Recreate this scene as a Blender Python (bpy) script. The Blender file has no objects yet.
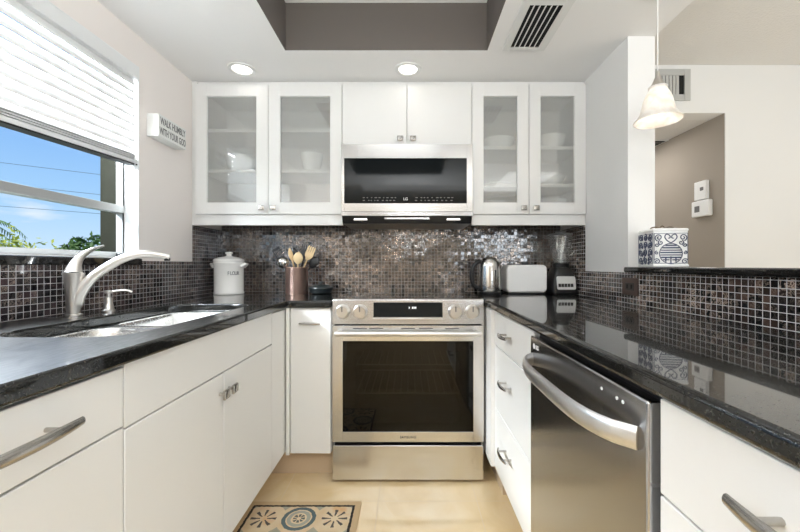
import bpy, bmesh, math, random
from mathutils import Vector, Matrix
from mathutils.geometry import tessellate_polygon
random.seed(7)
PI = math.pi
SC = bpy.context.scene
COL = SC.collection

# ------------------------------------------------------------------ camera, world, sun, lamps, exposure
CAMZ = 1.09
cd = bpy.data.cameras.new('camera'); cam = bpy.data.objects.new('camera', cd); COL.objects.link(cam)
cam.location = (0, 0, CAMZ); cam.rotation_euler = (PI/2, 0, 0)
cd.sensor_width = 36; cd.lens = 36*362/800; cd.shift_x = -0.010; cd.shift_y = -0.0006
cd.clip_start = 0.02; cd.clip_end = 300
SC.camera = cam
SC.view_settings.view_transform = 'Standard'; SC.view_settings.look = 'None'
SC.view_settings.gamma = 1; SC.view_settings.use_curve_mapping = False
SC.view_settings.exposure = 0.50

world = bpy.data.worlds.new('sky'); SC.world = world; world.use_nodes = True
wt = world.node_tree; wt.nodes.clear()
def wn(t, **k):
    n = wt.nodes.new(t)
    for a, b in k.items(): setattr(n, a, b)
    return n
w_out = wn('ShaderNodeOutputWorld'); w_bg = wn('ShaderNodeBackground'); w_tc = wn('ShaderNodeTexCoord')
w_sep = wn('ShaderNodeSeparateXYZ'); w_r = wn('ShaderNodeValToRGB')
wt.links.new(w_tc.outputs['Generated'], w_sep.inputs[0]); wt.links.new(w_sep.outputs['Z'], w_r.inputs[0])
e = w_r.color_ramp.elements
e[0].position = 0.0; e[0].color = (0.66, 0.83, 1.0, 1)
e[1].position = 0.36; e[1].color = (0.16, 0.40, 0.90, 1)
m = w_r.color_ramp.elements.new(0.13); m.color = (0.40, 0.66, 0.98, 1)
w_n = wn('ShaderNodeTexNoise'); w_map = wn('ShaderNodeMapping'); w_map.inputs['Scale'].default_value = (2.2, 2.2, 9)
wt.links.new(w_tc.outputs['Generated'], w_map.inputs[0]); wt.links.new(w_map.outputs[0], w_n.inputs['Vector'])
w_n.inputs['Scale'].default_value = 2.4; w_n.inputs['Detail'].default_value = 6
w_cr = wn('ShaderNodeValToRGB'); w_cr.color_ramp.elements[0].position = 0.62; w_cr.color_ramp.elements[1].position = 0.80
wt.links.new(w_n.outputs['Fac'], w_cr.inputs[0])
w_mix = wn('ShaderNodeMixRGB'); w_mix.inputs[2].default_value = (0.9, 0.94, 1, 1)
wt.links.new(w_cr.outputs[0], w_mix.inputs[0]); wt.links.new(w_r.outputs[0], w_mix.inputs[1])
wt.links.new(w_mix.outputs[0], w_bg.inputs[0]); w_bg.inputs[1].default_value = 0.76
wt.links.new(w_bg.outputs[0], w_out.inputs[0])

def lamp(name, kind, loc, rot, power, color=(1, 1, 1), size=None, **k):
    d = bpy.data.lights.new(name, kind); d.energy = power; d.color = color
    if kind == 'AREA':
        d.shape = 'RECTANGLE'; d.size, d.size_y = size
    for a, b in k.items(): setattr(d, a, b)
    o = bpy.data.objects.new(name, d); COL.objects.link(o); o.location = loc; o.rotation_euler = rot
    return o
lamp('sun', 'SUN', (5, -8, 12), (math.radians(38), 0, math.radians(62)), 2.6, (1, 0.95, 0.86), angle=0.01)
lamp('tray_fill', 'AREA', (-0.1, 0.75, 2.40), (0, 0, 0), 2, (0.93, 0.97, 1), (0.8, 1.3))  # fill lamp added under the tray top; no fixture there
lamp('living_fill', 'AREA', (0.7, -1.7, 2.45), (0, 0, 0), 20, (0.93, 0.97, 1), (3.0, 1.4))  # added overhead fill for even brightness, not a living-room fixture
lamp('ceiling_bounce_fill', 'AREA', (0.05, -0.45, 1.5), (PI-0.15, 0, 0), 22, (0.91, 0.96, 1), (0.5, 0.4))  # unseen lamp aimed up, added to brighten the ceiling
lamp('living_fill_up', 'AREA', (0.2, -1.2, 1.25), (PI, 0, 0), 60, (0.91, 0.96, 1), (2.0, 1.2))  # added upward fill behind the camera, bounced off the living-room ceiling
lamp('dining_fill_up', 'AREA', (2.4, 0.8, 0.95), (PI, 0, 0), 4, (0.91, 0.96, 1), (1.0, 1.6))  # weak upward fill added on the dining side
lamp('east_window_fill', 'AREA', (4.69, -0.95, 1.55), (0, PI/2, 0), 28, (0.88, 0.945, 1), (1.0, 2.4))  # added lamp at an invented east window, lifts left wall and cabinets
lamp('dining_fill', 'AREA', (3.0, 0.6, 2.45), (0, 0, 0), 1, (0.91, 0.96, 1), (1.6, 2.4))  # added downward fill for the dining wall, no fitting
lamp('rear_window_fill', 'AREA', (2.12, -3.0, 1.48), (-PI/2, 0, PI), 10, (0.88, 0.945, 1), (1.3, 0.8))  # lamp added at an unseen rear window, for the bright backsplash reflection
lamp('window_daylight', 'AREA', (-1.95, 0.95, 2.16), (0, -math.radians(75), 0), 230, (0.87, 0.935, 1), (0.65, 1.4))
lamp('hall_fill', 'AREA', (1.75, 3.2, 2.13), (0, 0, 0), 4.5, (1, 0.98, 0.95), (0.4, 0.6))  # fill added to brighten the hall, no fitting modelled
for x in (-0.919, 0.0):
    lamp('recessed_lamp', 'AREA', (x, 2.004, 2.160), (0, 0, 0), 0.05, (1, 0.95, 0.88), (0.09, 0.09))
lamp('pendant_bulb', 'POINT', (0.966, 1.40, 1.70), (0, 0, 0), 6.5, (1, 0.92, 0.80), shadow_soft_size=0.025)

# ------------------------------------------------------------------ materials
MATS = {}
def nodes_of(name):
    m = bpy.data.materials.new(name); m.use_nodes = True
    nt = m.node_tree; b = nt.nodes['Principled BSDF']
    return m, nt, b
def N(nt, t, **k):
    n = nt.nodes.new(t)
    for a, b in k.items(): setattr(n, a, b)
    return n
def L(nt, a, b): nt.links.new(a, b)
def M_(nt, op, a, b=None, clamp=False):
    n = N(nt, 'ShaderNodeMath', operation=op); n.use_clamp = clamp
    for i, v in enumerate((a, b)):
        if v is None: continue
        if isinstance(v, (int, float)): n.inputs[i].default_value = v
        else: L(nt, v, n.inputs[i])
    return n.outputs[0]
def mixc(nt, f, a, b):
    n = N(nt, 'ShaderNodeMixRGB')
    for i, v in enumerate((f, a, b)):
        if isinstance(v, (int, float)): n.inputs[i].default_value = v
        elif isinstance(v, tuple): n.inputs[i].default_value = (*v[:3], 1)
        else: L(nt, v, n.inputs[i])
    return n.outputs[0]
def noise(nt, scale, detail=2, vec=None, dist=0.0, stretch=None):
    n = N(nt, 'ShaderNodeTexNoise'); n.inputs['Scale'].default_value = scale
    n.inputs['Detail'].default_value = detail; n.inputs['Distortion'].default_value = dist
    if vec is None:
        vec = N(nt, 'ShaderNodeTexCoord').outputs['Object']
    if stretch:
        mp = N(nt, 'ShaderNodeMapping'); mp.inputs['Scale'].default_value = stretch
        L(nt, vec, mp.inputs[0]); vec = mp.outputs[0]
    L(nt, vec, n.inputs['Vector'])
    return n
def ramp(nt, fac, stops):
    r = N(nt, 'ShaderNodeValToRGB'); el = r.color_ramp.elements
    while len(el) < len(stops): el.new(0.5)
    for q, (p, c) in zip(el, stops):
        q.position = p; q.color = (*c, 1)
    L(nt, fac, r.inputs[0]); return r.outputs[0]
def bump(nt, b, h, strength, dist=0.002):
    n = N(nt, 'ShaderNodeBump'); n.inputs['Strength'].default_value = strength; n.inputs['Distance'].default_value = dist
    L(nt, h, n.inputs['Height']); L(nt, n.outputs[0], b.inputs['Normal'])
def simple(name, col, rough=0.5, metal=0.0, bump_scale=None, bump_str=0.1, bump_dist=0.002, vary=0.0, spec=0.5, stretch=None, **k):
    m, nt, b = nodes_of(name)
    b.inputs['Base Color'].default_value = (*col, 1); b.inputs['Roughness'].default_value = rough
    b.inputs['Metallic'].default_value = metal; b.inputs['Specular IOR Level'].default_value = spec
    for a, v in k.items(): b.inputs[a.replace('_', ' ')].default_value = v
    if vary:
        n = noise(nt, 3.0, 4)
        c = mixc(nt, n.outputs['Fac'], tuple(v*(1-vary) for v in col), tuple(min(1, v*(1+vary)) for v in col))
        L(nt, c, b.inputs['Base Color'])
    if bump_scale:
        n = noise(nt, bump_scale, 3, stretch=stretch); bump(nt, b, n.outputs['Fac'], bump_str, bump_dist)
    MATS[name] = m; return m

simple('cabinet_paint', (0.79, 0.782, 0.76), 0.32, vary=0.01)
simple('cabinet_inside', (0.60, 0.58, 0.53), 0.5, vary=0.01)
simple('wall_beige', (0.86, 0.80, 0.755), 0.75, bump_scale=120, bump_str=0.06, vary=0.015)
simple('wall_white', (0.81, 0.805, 0.79), 0.75, bump_scale=120, bump_str=0.06, vary=0.012)
simple('ceiling_white', (0.82, 0.81, 0.795), 0.8, bump_scale=90, bump_str=0.06, vary=0.01)
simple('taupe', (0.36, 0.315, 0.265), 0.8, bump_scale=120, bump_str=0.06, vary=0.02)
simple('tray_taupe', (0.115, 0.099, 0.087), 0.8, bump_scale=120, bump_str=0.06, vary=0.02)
simple('popcorn', (0.76, 0.745, 0.72), 0.9, bump_scale=75, bump_str=0.6, bump_dist=.006, vary=0.02)
simple('trim_white', (0.84, 0.84, 0.83), 0.35, vary=0.01)
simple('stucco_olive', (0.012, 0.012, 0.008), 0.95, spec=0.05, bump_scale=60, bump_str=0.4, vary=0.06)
simple('aluminium', (0.36, 0.36, 0.35), 0.45, 0.35)
simple('black_plastic', (0.012, 0.012, 0.013), 0.28)
simple('rubber_and_shade_black', (0.01, 0.01, 0.01), 0.7)  # window gasket; also the black for shade painted under the blind rail
simple('dark_void', (0.006, 0.006, 0.006), 0.9)
simple('nickel', (0.66, 0.63, 0.59), 0.32, 1.0)
simple('pull_metal', (0.50, 0.48, 0.45), 0.27, 1.0)
simple('chrome', (0.78, 0.77, 0.75), 0.12, 1.0)
simple('white_metal', (0.72, 0.72, 0.70), 0.4)
simple('vent_grey', (0.50, 0.50, 0.48), 0.45)
simple('white_plastic', (0.89, 0.89, 0.88), 0.35)
simple('ceramic_white', (0.90, 0.885, 0.85), 0.18, vary=0.01)
simple('ceramic_dish', (0.88, 0.88, 0.86), 0.2)
simple('wood_spoon', (0.62, 0.42, 0.21), 0.5, bump_scale=60, bump_str=0.1, vary=0.12)
simple('wood_pale', (0.70, 0.52, 0.29), 0.5, bump_scale=60, bump_str=0.1, vary=0.1)
simple('dark_pan', (0.02, 0.026, 0.027), 0.3)
simple('outlet_brown', (0.075, 0.045, 0.034), 0.4)
simple('outlet_dark', (0.02, 0.013, 0.011), 0.4)
simple('navy', (0.055, 0.07, 0.13), 0.35)
simple('letter_gray', (0.16, 0.16, 0.16), 0.6)
simple('letter_dark', (0.05, 0.05, 0.05), 0.6)
simple('letter_white', (0.85, 0.85, 0.85), 0.5)
simple('sign_white', (0.80, 0.80, 0.77), 0.6, bump_scale=60, bump_str=0.1, vary=0.02)
simple('toe_tile', (0.62, 0.48, 0.33), 0.35, vary=0.1)
simple('oven_inside', (0.035, 0.038, 0.03), 0.5)
simple('display_glass', (0.008, 0.010, 0.011), 0.05, spec=0.3)
simple('leaf_green', (0.075, 0.15, 0.03), 0.6, vary=0.5)
simple('leaf_lime', (0.42, 0.45, 0.06), 0.6, vary=0.4)
simple('palm_green', (0.16, 0.25, 0.05), 0.5, vary=0.4)
simple('bark', (0.12, 0.085, 0.055), 0.9, bump_scale=30, bump_str=0.6, vary=0.2)
simple('lawn', (0.10, 0.17, 0.04), 0.9, bump_scale=40, bump_str=0.6, vary=0.35)
simple('cable', (0.20, 0.24, 0.30), 0.6)

def steel(name, col, rough, stretch):
    m, nt, b = nodes_of(name)
    b.inputs['Metallic'].default_value = 1.0; b.inputs['Base Color'].default_value = (*col, 1)
    n = noise(nt, 9.0, 4, stretch=stretch)
    L(nt, ramp(nt, n.outputs['Fac'], [(0.3, (rough*0.92,)*3), (0.7, (rough*1.1,)*3)]), b.inputs['Roughness'])
    MATS[name] = m
steel('steel', (0.70, 0.70, 0.70), 0.24, (1, 1, 30))
steel('steel_mid', (0.56, 0.55, 0.535), 0.22, (30, 1, 1))
steel('satin', (0.74, 0.73, 0.72), 0.36, (1, 1, 20))
steel('steel_dark', (0.50, 0.50, 0.505), 0.21, (1, 30, 1))
steel('steel_sink', (0.78, 0.77, 0.75), 0.26, (1, 20, 20))
steel('steel_kettle', (0.62, 0.60, 0.57), 0.2, (1, 1, 25))
steel('copper', (0.80, 0.55, 0.46), 0.36, (1, 1, 25))

# granite, and the same stone worn duller around the sink
def granite(name, rough, spec):
    m, nt, b = nodes_of(name); MATS[name] = m
    v = N(nt, 'ShaderNodeTexVoronoi'); v.inputs['Scale'].default_value = 420
    tc = N(nt, 'ShaderNodeTexCoord'); L(nt, tc.outputs['Object'], v.inputs['Vector'])
    sp = N(nt, 'ShaderNodeSeparateColor'); L(nt, v.outputs['Color'], sp.inputs[0])
    base = ramp(nt, sp.outputs[0], [(0.0, (0.005, 0.005, 0.005)), (0.72, (0.010, 0.010, 0.009)), (0.92, (0.014, 0.014, 0.012)), (0.995, (0.026, 0.025, 0.021))])
    L(nt, base, b.inputs['Base Color']); b.inputs['Roughness'].default_value = rough; b.inputs['Specular IOR Level'].default_value = spec
    b.inputs['Coat Weight'].default_value = 1.0; b.inputs['Coat Roughness'].default_value = 0.03; b.inputs['Coat IOR'].default_value = 1.55
    if spec > .3:
        n = noise(nt, 26, 5, stretch=(6, 1, 1)); L(nt, ramp(nt, n.outputs['Fac'], [(0.3, (rough*.85,)*3), (0.7, (rough*1.2,)*3)]), b.inputs['Roughness'])
        g_ = N(nt, 'ShaderNodeNewGeometry'); sz = N(nt, 'ShaderNodeSeparateXYZ'); L(nt, g_.outputs['Normal'], sz.inputs[0])
        sy = N(nt, 'ShaderNodeSeparateXYZ'); L(nt, g_.outputs['Position'], sy.inputs[0])
        mr = N(nt, 'ShaderNodeMapRange'); mr.interpolation_type = 'SMOOTHSTEP'; L(nt, sy.outputs['Y'], mr.inputs[0])
        mr.inputs[1].default_value = 0.85; mr.inputs[2].default_value = 1.45; mr.inputs[3].default_value = 1; mr.inputs[4].default_value = 0
        wear = M_(nt, 'MULTIPLY', M_(nt, 'GREATER_THAN', sz.outputs['Z'], .97), mr.outputs[0])
        L(nt, M_(nt, 'SUBTRACT', 1.0, M_(nt, 'MULTIPLY', wear, .8)), b.inputs['Coat Weight'])
        L(nt, M_(nt, 'ADD', M_(nt, 'MULTIPLY', wear, spec), .06), b.inputs['Specular IOR Level'])
    nb = noise(nt, 14, 3); bump(nt, b, nb.outputs['Fac'], 0.012, 0.002)
granite('granite', 0.3, 0.06); granite('granite_worn', 0.36, 0.94)

# glass mosaic; u runs along the wall
def mosaic(name, axis, pitch=0.0225, copper=1.0, dark=(1, 1, 1), jit=0.30, wave=0.34, ior=1.5, cov=.12, fine=60, spark=0.0, gr=.62, met=.9):
    m, nt, b = nodes_of(name); MATS[name] = m
    pos = N(nt, 'ShaderNodeNewGeometry').outputs['Position']
    s = N(nt, 'ShaderNodeSeparateXYZ'); L(nt, pos, s.inputs[0])
    u = M_(nt, 'DIVIDE', s.outputs[axis], pitch); w = M_(nt, 'DIVIDE', M_(nt, 'SUBTRACT', s.outputs['Z'], 0.914), pitch)
    fu, fw = M_(nt, 'FRACT', u), M_(nt, 'FRACT', w)
    d = M_(nt, 'MINIMUM', M_(nt, 'MINIMUM', fu, M_(nt, 'SUBTRACT', 1, fu)), M_(nt, 'MINIMUM', fw, M_(nt, 'SUBTRACT', 1, fw)))
    grout = M_(nt, 'LESS_THAN', d, 0.045)
    c = N(nt, 'ShaderNodeCombineXYZ'); L(nt, M_(nt, 'FLOOR', u), c.inputs[0]); L(nt, M_(nt, 'FLOOR', w), c.inputs[1])
    wn_ = N(nt, 'ShaderNodeTexWhiteNoise', noise_dimensions='2D'); L(nt, c.outputs[0], wn_.inputs['Vector'])
    sc = N(nt, 'ShaderNodeSeparateColor'); L(nt, wn_.outputs['Color'], sc.inputs[0])
    # copper swirls inside each tile
    off = N(nt, 'ShaderNodeVectorMath', operation='MULTIPLY_ADD'); L(nt, wn_.outputs['Color'], off.inputs[0])
    off.inputs[1].default_value = (7, 7, 7); L(nt, pos, off.inputs[2])
    sw = noise(nt, fine, 3, vec=off.outputs[0], dist=2.5)
    band = ramp(nt, sw.outputs['Fac'], [(0.46, (0, 0, 0)), (0.53, (1, 1, 1)), (0.60, (0, 0, 0))])
    tile = ramp(nt, sc.outputs[0], [(p, tuple(a*k for a, k in zip(c_, dark))) for p, c_ in [(0.0, (0.006, 0.006, 0.007)), (0.5, (0.016, 0.012, 0.011)), (0.85, (0.040, 0.024, 0.019)), (1.0, (0.085, 0.05, 0.038))]])
    patch = noise(nt, 5.0, 2, vec=pos)
    pf = ramp(nt, patch.outputs['Fac'], [(0.40, (0, 0, 0)), (0.62, (1, 1, 1))])
    amt = M_(nt, 'MULTIPLY', M_(nt, 'MULTIPLY', band, sc.outputs[1]), M_(nt, 'ADD', M_(nt, 'MULTIPLY', pf, 0.9*copper), cov*copper))
    tile = mixc(nt, amt, tile, (0.82, 0.64, 0.52))
    col = mixc(nt, grout, tile, (gr, gr*.97, gr*.97))
    L(nt, col, b.inputs['Base Color'])
    L(nt, M_(nt, 'ADD', M_(nt, 'MULTIPLY', grout, 0.6), 0.10), b.inputs['Roughness'])
    b.inputs['IOR'].default_value = ior
    L(nt, M_(nt, 'MULTIPLY', amt, met), b.inputs['Metallic'])
    # every tile sits at its own small angle
    nrm = N(nt, 'ShaderNodeNewGeometry').outputs['Normal']
    t = N(nt, 'ShaderNodeVectorMath', operation='SUBTRACT'); L(nt, wn_.outputs['Color'], t.inputs[0]); t.inputs[1].default_value = (0.5, 0.5, 0.5)
    sw2 = noise(nt, 130, 2, vec=pos)
    t1 = N(nt, 'ShaderNodeVectorMath', operation='SUBTRACT'); L(nt, sw2.outputs['Color'], t1.inputs[0]); t1.inputs[1].default_value = (0.5, 0.5, 0.5)
    t2 = N(nt, 'ShaderNodeVectorMath', operation='MULTIPLY_ADD'); L(nt, t.outputs[0], t2.inputs[0]); t2.inputs[1].default_value = (jit,)*3; L(nt, nrm, t2.inputs[2])
    t3 = N(nt, 'ShaderNodeVectorMath', operation='MULTIPLY_ADD'); L(nt, t1.outputs[0], t3.inputs[0]); L(nt, M_(nt, 'ADD', M_(nt, 'MULTIPLY', pf, spark), wave), t3.inputs[1]); L(nt, t2.outputs[0], t3.inputs[2])
    t4 = N(nt, 'ShaderNodeVectorMath', operation='NORMALIZE'); L(nt, t3.outputs[0], t4.inputs[0]); L(nt, t4.outputs[0], b.inputs['Normal'])
mosaic('mosaic_back', 'X', copper=1.0, jit=0.10, wave=0.10, ior=2.3, cov=.6, fine=105, spark=.55, gr=.22); mosaic('mosaic_left', 'Y', copper=.6, met=.35, dark=(.8, .9, 1.3), jit=.06, wave=.08, gr=.45); mosaic('mosaic_right', 'Y', copper=1.25, jit=.06, wave=.12, cov=.07, met=.35, fine=36)

# polished floor tile
m, nt, b = nodes_of('floor_tile'); MATS['floor_tile'] = m
pos = N(nt, 'ShaderNodeNewGeometry').outputs['Position']; s = N(nt, 'ShaderNodeSeparateXYZ'); L(nt, pos, s.inputs[0])
fu = M_(nt, 'FRACT', M_(nt, 'DIVIDE', M_(nt, 'ADD', s.outputs['X'], 0.137), 0.455)); fv = M_(nt, 'FRACT', M_(nt, 'DIVIDE', M_(nt, 'ADD', s.outputs['Y'], 0.145), 0.455))
d = M_(nt, 'MINIMUM', M_(nt, 'MINIMUM', fu, M_(nt, 'SUBTRACT', 1, fu)), M_(nt, 'MINIMUM', fv, M_(nt, 'SUBTRACT', 1, fv)))
gr = M_(nt, 'LESS_THAN', d, 0.005)
n1 = noise(nt, 2.6, 6, vec=pos, dist=1.6)
c = ramp(nt, n1.outputs['Fac'], [(0.3, (0.74, 0.55, 0.30)), (0.5, (0.80, 0.62, 0.37)), (0.7, (0.84, 0.69, 0.46))])
L(nt, mixc(nt, gr, c, (0.70, 0.54, 0.33)), b.inputs['Base Color'])
L(nt, M_(nt, 'ADD', M_(nt, 'MULTIPLY', gr, 0.4), 0.13), b.inputs['Roughness'])

# thin clear pane
def facing(nt, f):
    bf = N(nt, 'ShaderNodeNewGeometry').outputs['Backfacing']
    return M_(nt, 'MULTIPLY', f, M_(nt, 'SUBTRACT', 1.0, bf))
def pane_mat(name, tint, refl):
    m = bpy.data.materials.new(name); m.use_nodes = True; nt = m.node_tree; nt.nodes.clear(); MATS[name] = m
    o = N(nt, 'ShaderNodeOutputMaterial'); mx = N(nt, 'ShaderNodeMixShader'); tr = N(nt, 'ShaderNodeBsdfTransparent'); gl = N(nt, 'ShaderNodeBsdfGlossy')
    tr.inputs[0].default_value = (*tint, 1); gl.inputs['Roughness'].default_value = 0.02
    fr = N(nt, 'ShaderNodeLayerWeight'); fr.inputs[0].default_value = refl
    L(nt, facing(nt, fr.outputs['Fresnel']), mx.inputs[0]); L(nt, tr.outputs[0], mx.inputs[1]); L(nt, gl.outputs[0], mx.inputs[2]); L(nt, mx.outputs[0], o.inputs[0])
pane_mat('window_glass', (0.97, 0.98, 0.98), 0.08)
pane_mat('oven_glass', (0.26, 0.27, 0.25), 0.30)
# clear ribbed jar glass
m = bpy.data.materials.new('jar_glass'); m.use_nodes = True; nt = m.node_tree; nt.nodes.clear(); MATS['jar_glass'] = m
o = N(nt, 'ShaderNodeOutputMaterial'); tr = N(nt, 'ShaderNodeBsdfTransparent'); gl = N(nt, 'ShaderNodeBsdfGlossy'); df = N(nt, 'ShaderNodeBsdfDiffuse')
tr.inputs[0].default_value = (.97, .98, .97, 1); gl.inputs['Roughness'].default_value = .12
fr = N(nt, 'ShaderNodeLayerWeight'); fr.inputs[0].default_value = .6
j1 = N(nt, 'ShaderNodeMixShader'); j1.inputs[0].default_value = .07; L(nt, tr.outputs[0], j1.inputs[1]); L(nt, df.outputs[0], j1.inputs[2])
j2 = N(nt, 'ShaderNodeMixShader'); L(nt, facing(nt, fr.outputs['Fresnel']), j2.inputs[0]); L(nt, j1.outputs[0], j2.inputs[1]); L(nt, gl.outputs[0], j2.inputs[2]); L(nt, j2.outputs[0], o.inputs[0])
# frosted door glass: haze + blurred see-through + polished face
m = bpy.data.materials.new('frosted_glass'); m.use_nodes = True; nt = m.node_tree; nt.nodes.clear(); MATS['frosted_glass'] = m
o = N(nt, 'ShaderNodeOutputMaterial'); tr = N(nt, 'ShaderNodeBsdfTransparent'); rf = N(nt, 'ShaderNodeBsdfRefraction'); df = N(nt, 'ShaderNodeBsdfTranslucent'); dd = N(nt, 'ShaderNodeBsdfDiffuse'); gl = N(nt, 'ShaderNodeBsdfGlossy')
tr.inputs[0].default_value = (0.95, 0.96, 0.95, 1); rf.inputs['Roughness'].default_value = 0.25; rf.inputs['IOR'].default_value = 1.08
df.inputs[0].default_value = (0.8, 0.81, 0.79, 1); dd.inputs[0].default_value = (0.90, 0.91, 0.89, 1); gl.inputs['Roughness'].default_value = 0.03
a1 = N(nt, 'ShaderNodeMixShader'); a1.inputs[0].default_value = 0.30; L(nt, tr.outputs[0], a1.inputs[1]); L(nt, rf.outputs[0], a1.inputs[2])
a2 = N(nt, 'ShaderNodeMixShader'); a2.inputs[0].default_value = 0.25; L(nt, dd.outputs[0], a2.inputs[1]); L(nt, df.outputs[0], a2.inputs[2])
a3 = N(nt, 'ShaderNodeMixShader'); a3.inputs[0].default_value = 0.24; L(nt, a1.outputs[0], a3.inputs[1]); L(nt, a2.outputs[0], a3.inputs[2])
fr = N(nt, 'ShaderNodeFresnel'); fr.inputs[0].default_value = 2.1
a4 = N(nt, 'ShaderNodeMixShader'); L(nt, facing(nt, fr.outputs[0]), a4.inputs[0]); L(nt, a3.outputs[0], a4.inputs[1]); L(nt, gl.outputs[0], a4.inputs[2]); L(nt, a4.outputs[0], o.inputs[0])
# translucent blind slat, shade glass, lamp lens
def translucent(name, col, t, emit=None, estr=0):
    m = bpy.data.materials.new(name); m.use_nodes = True; nt = m.node_tree; nt.nodes.clear(); MATS[name] = m
    o = N(nt, 'ShaderNodeOutputMaterial'); a = N(nt, 'ShaderNodeBsdfTranslucent'); b = N(nt, 'ShaderNodeBsdfPrincipled'); x = N(nt, 'ShaderNodeMixShader')
    a.inputs[0].default_value = (*col, 1); b.inputs['Base Color'].default_value = (*col, 1); b.inputs['Roughness'].default_value = 0.4
    if emit: b.inputs['Emission Color'].default_value = (*emit, 1); b.inputs['Emission Strength'].default_value = estr
    x.inputs[0].default_value = t; L(nt, b.outputs[0], x.inputs[1]); L(nt, a.outputs[0], x.inputs[2]); L(nt, x.outputs[0], o.inputs[0])
    return m, nt, a, b
translucent('blind_slat', (0.80, 0.80, 0.79), 0.035)
mm, nt, a, b = translucent('shade_glass', (0.9, 0.85, 0.76), 0.55)
n = noise(nt, 16, 4, dist=1.5); cc = ramp(nt, n.outputs['Fac'], [(0.4, (0.98, 0.965, 0.94)), (0.70, (0.87, 0.81, 0.73))])
L(nt, cc, a.inputs[0]); L(nt, cc, b.inputs['Base Color'])
m, nt, b = nodes_of('lamp_lens'); MATS['lamp_lens'] = m
b.inputs['Emission Color'].default_value = (1, 0.95, 0.88, 1); b.inputs['Emission Strength'].default_value = 1.5
m, nt, b = nodes_of('display_digits'); MATS['display_digits'] = m
b.inputs['Emission Color'].default_value = (0.75, 0.85, 0.9, 1); b.inputs['Emission Strength'].default_value = 0.6

# rug
def rug_mat():
    m, nt, b = nodes_of('rug_weave'); MATS['rug_weave'] = m
    tcx = N(nt, 'ShaderNodeTexCoord').outputs['Object']
    wob = noise(nt, 70, 2, vec=tcx)
    wv = N(nt, 'ShaderNodeVectorMath', operation='MULTIPLY_ADD'); L(nt, wob.outputs['Color'], wv.inputs[0]); wv.inputs[1].default_value = (0.008,)*3; L(nt, tcx, wv.inputs[2])
    s = N(nt, 'ShaderNodeSeparateXYZ'); L(nt, wv.outputs[0], s.inputs[0])
    x, y = M_(nt, 'SUBTRACT', s.outputs['X'], 0.004), M_(nt, 'SUBTRACT', s.outputs['Y'], 0.004)   # rug local, origin at the centre
    HX, HY = 0.255, 0.40
    # distance in from the edge
    de = M_(nt, 'MINIMUM', M_(nt, 'SUBTRACT', HX, M_(nt, 'ABSOLUTE', x)), M_(nt, 'SUBTRACT', HY, M_(nt, 'ABSOLUTE', y)))
    P = 0.152
    # the cells: column centred on the rug, first row 0.11 from the far edge
    cu = M_(nt, 'ADD', M_(nt, 'DIVIDE', x, P), 0.5); cv = M_(nt, 'ADD', M_(nt, 'DIVIDE', M_(nt, 'SUBTRACT', y, HY-0.112), P), 0.5)
    iu, iv = M_(nt, 'FLOOR', cu), M_(nt, 'FLOOR', cv)
    lu = M_(nt, 'SUBTRACT', M_(nt, 'FRACT', cu), 0.5); lv = M_(nt, 'SUBTRACT', M_(nt, 'FRACT', cv), 0.5)
    odd = M_(nt, 'GREATER_THAN', M_(nt, 'FRACT', M_(nt, 'MULTIPLY', M_(nt, 'ADD', M_(nt, 'ADD', iu, iv), 1), 0.5)), 0.25)
    r = M_(nt, 'SQRT', M_(nt, 'ADD', M_(nt, 'MULTIPLY', lu, lu), M_(nt, 'MULTIPLY', lv, lv)))
    th = M_(nt, 'ARCTAN2', lv, lu)
    pet = M_(nt, 'ABSOLUTE', M_(nt, 'COSINE', M_(nt, 'MULTIPLY', th, 4)))
    pw = M_(nt, 'MULTIPLY', M_(nt, 'MULTIPLY', M_(nt, 'GREATER_THAN', pet, 0.86), M_(nt, 'GREATER_THAN', r, 0.10)), M_(nt, 'LESS_THAN', r, 0.36))
    even = M_(nt, 'SUBTRACT', 1, odd)
    flower = M_(nt, 'MULTIPLY', pw, even)
    def ring(a, b_): return M_(nt, 'MULTIPLY', M_(nt, 'GREATER_THAN', r, a), M_(nt, 'LESS_THAN', r, b_))
    big = noise(nt, 9, 3, vec=tcx)
    cream = ramp(nt, big.outputs['Fac'], [(0.35, (0.70, 0.52, 0.31)), (0.55, (0.76, 0.62, 0.42)), (0.7, (0.72, 0.45, 0.22))])
    col = mixc(nt, flower, cream, (0.10, 0.085, 0.075))
    col = mixc(nt, M_(nt, 'MULTIPLY', odd, ring(0.36, 0.47)), col, (0.11, 0.15, 0.16))
    col = mixc(nt, M_(nt, 'MULTIPLY', odd, ring(0.22, 0.32)), col, (0.40, 0.40, 0.33))
    col = mixc(nt, M_(nt, 'MULTIPLY', odd, M_(nt, 'MULTIPLY', ring(0.06, 0.17), M_(nt, 'GREATER_THAN', pet, 0.5))), col, (0.13, 0.14, 0.13))
    corner = M_(nt, 'GREATER_THAN', r, 0.60)
    col = mixc(nt, M_(nt, 'MULTIPLY', corner, 0.8), col, (0.34, 0.35, 0.29))
    inb = M_(nt, 'LESS_THAN', de, 0.037); col = mixc(nt, inb, col, (0.02, 0.016, 0.014))
    outb = M_(nt, 'LESS_THAN', de, 0.026); col = mixc(nt, outb, col, (0.62, 0.45, 0.26))
    L(nt, col, b.inputs['Base Color']); b.inputs['Roughness'].default_value = 0.9
    wv2 = noise(nt, 330, 2, vec=tcx); bump(nt, b, wv2.outputs['Fac'], 0.6, 0.003)
rug_mat()

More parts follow.
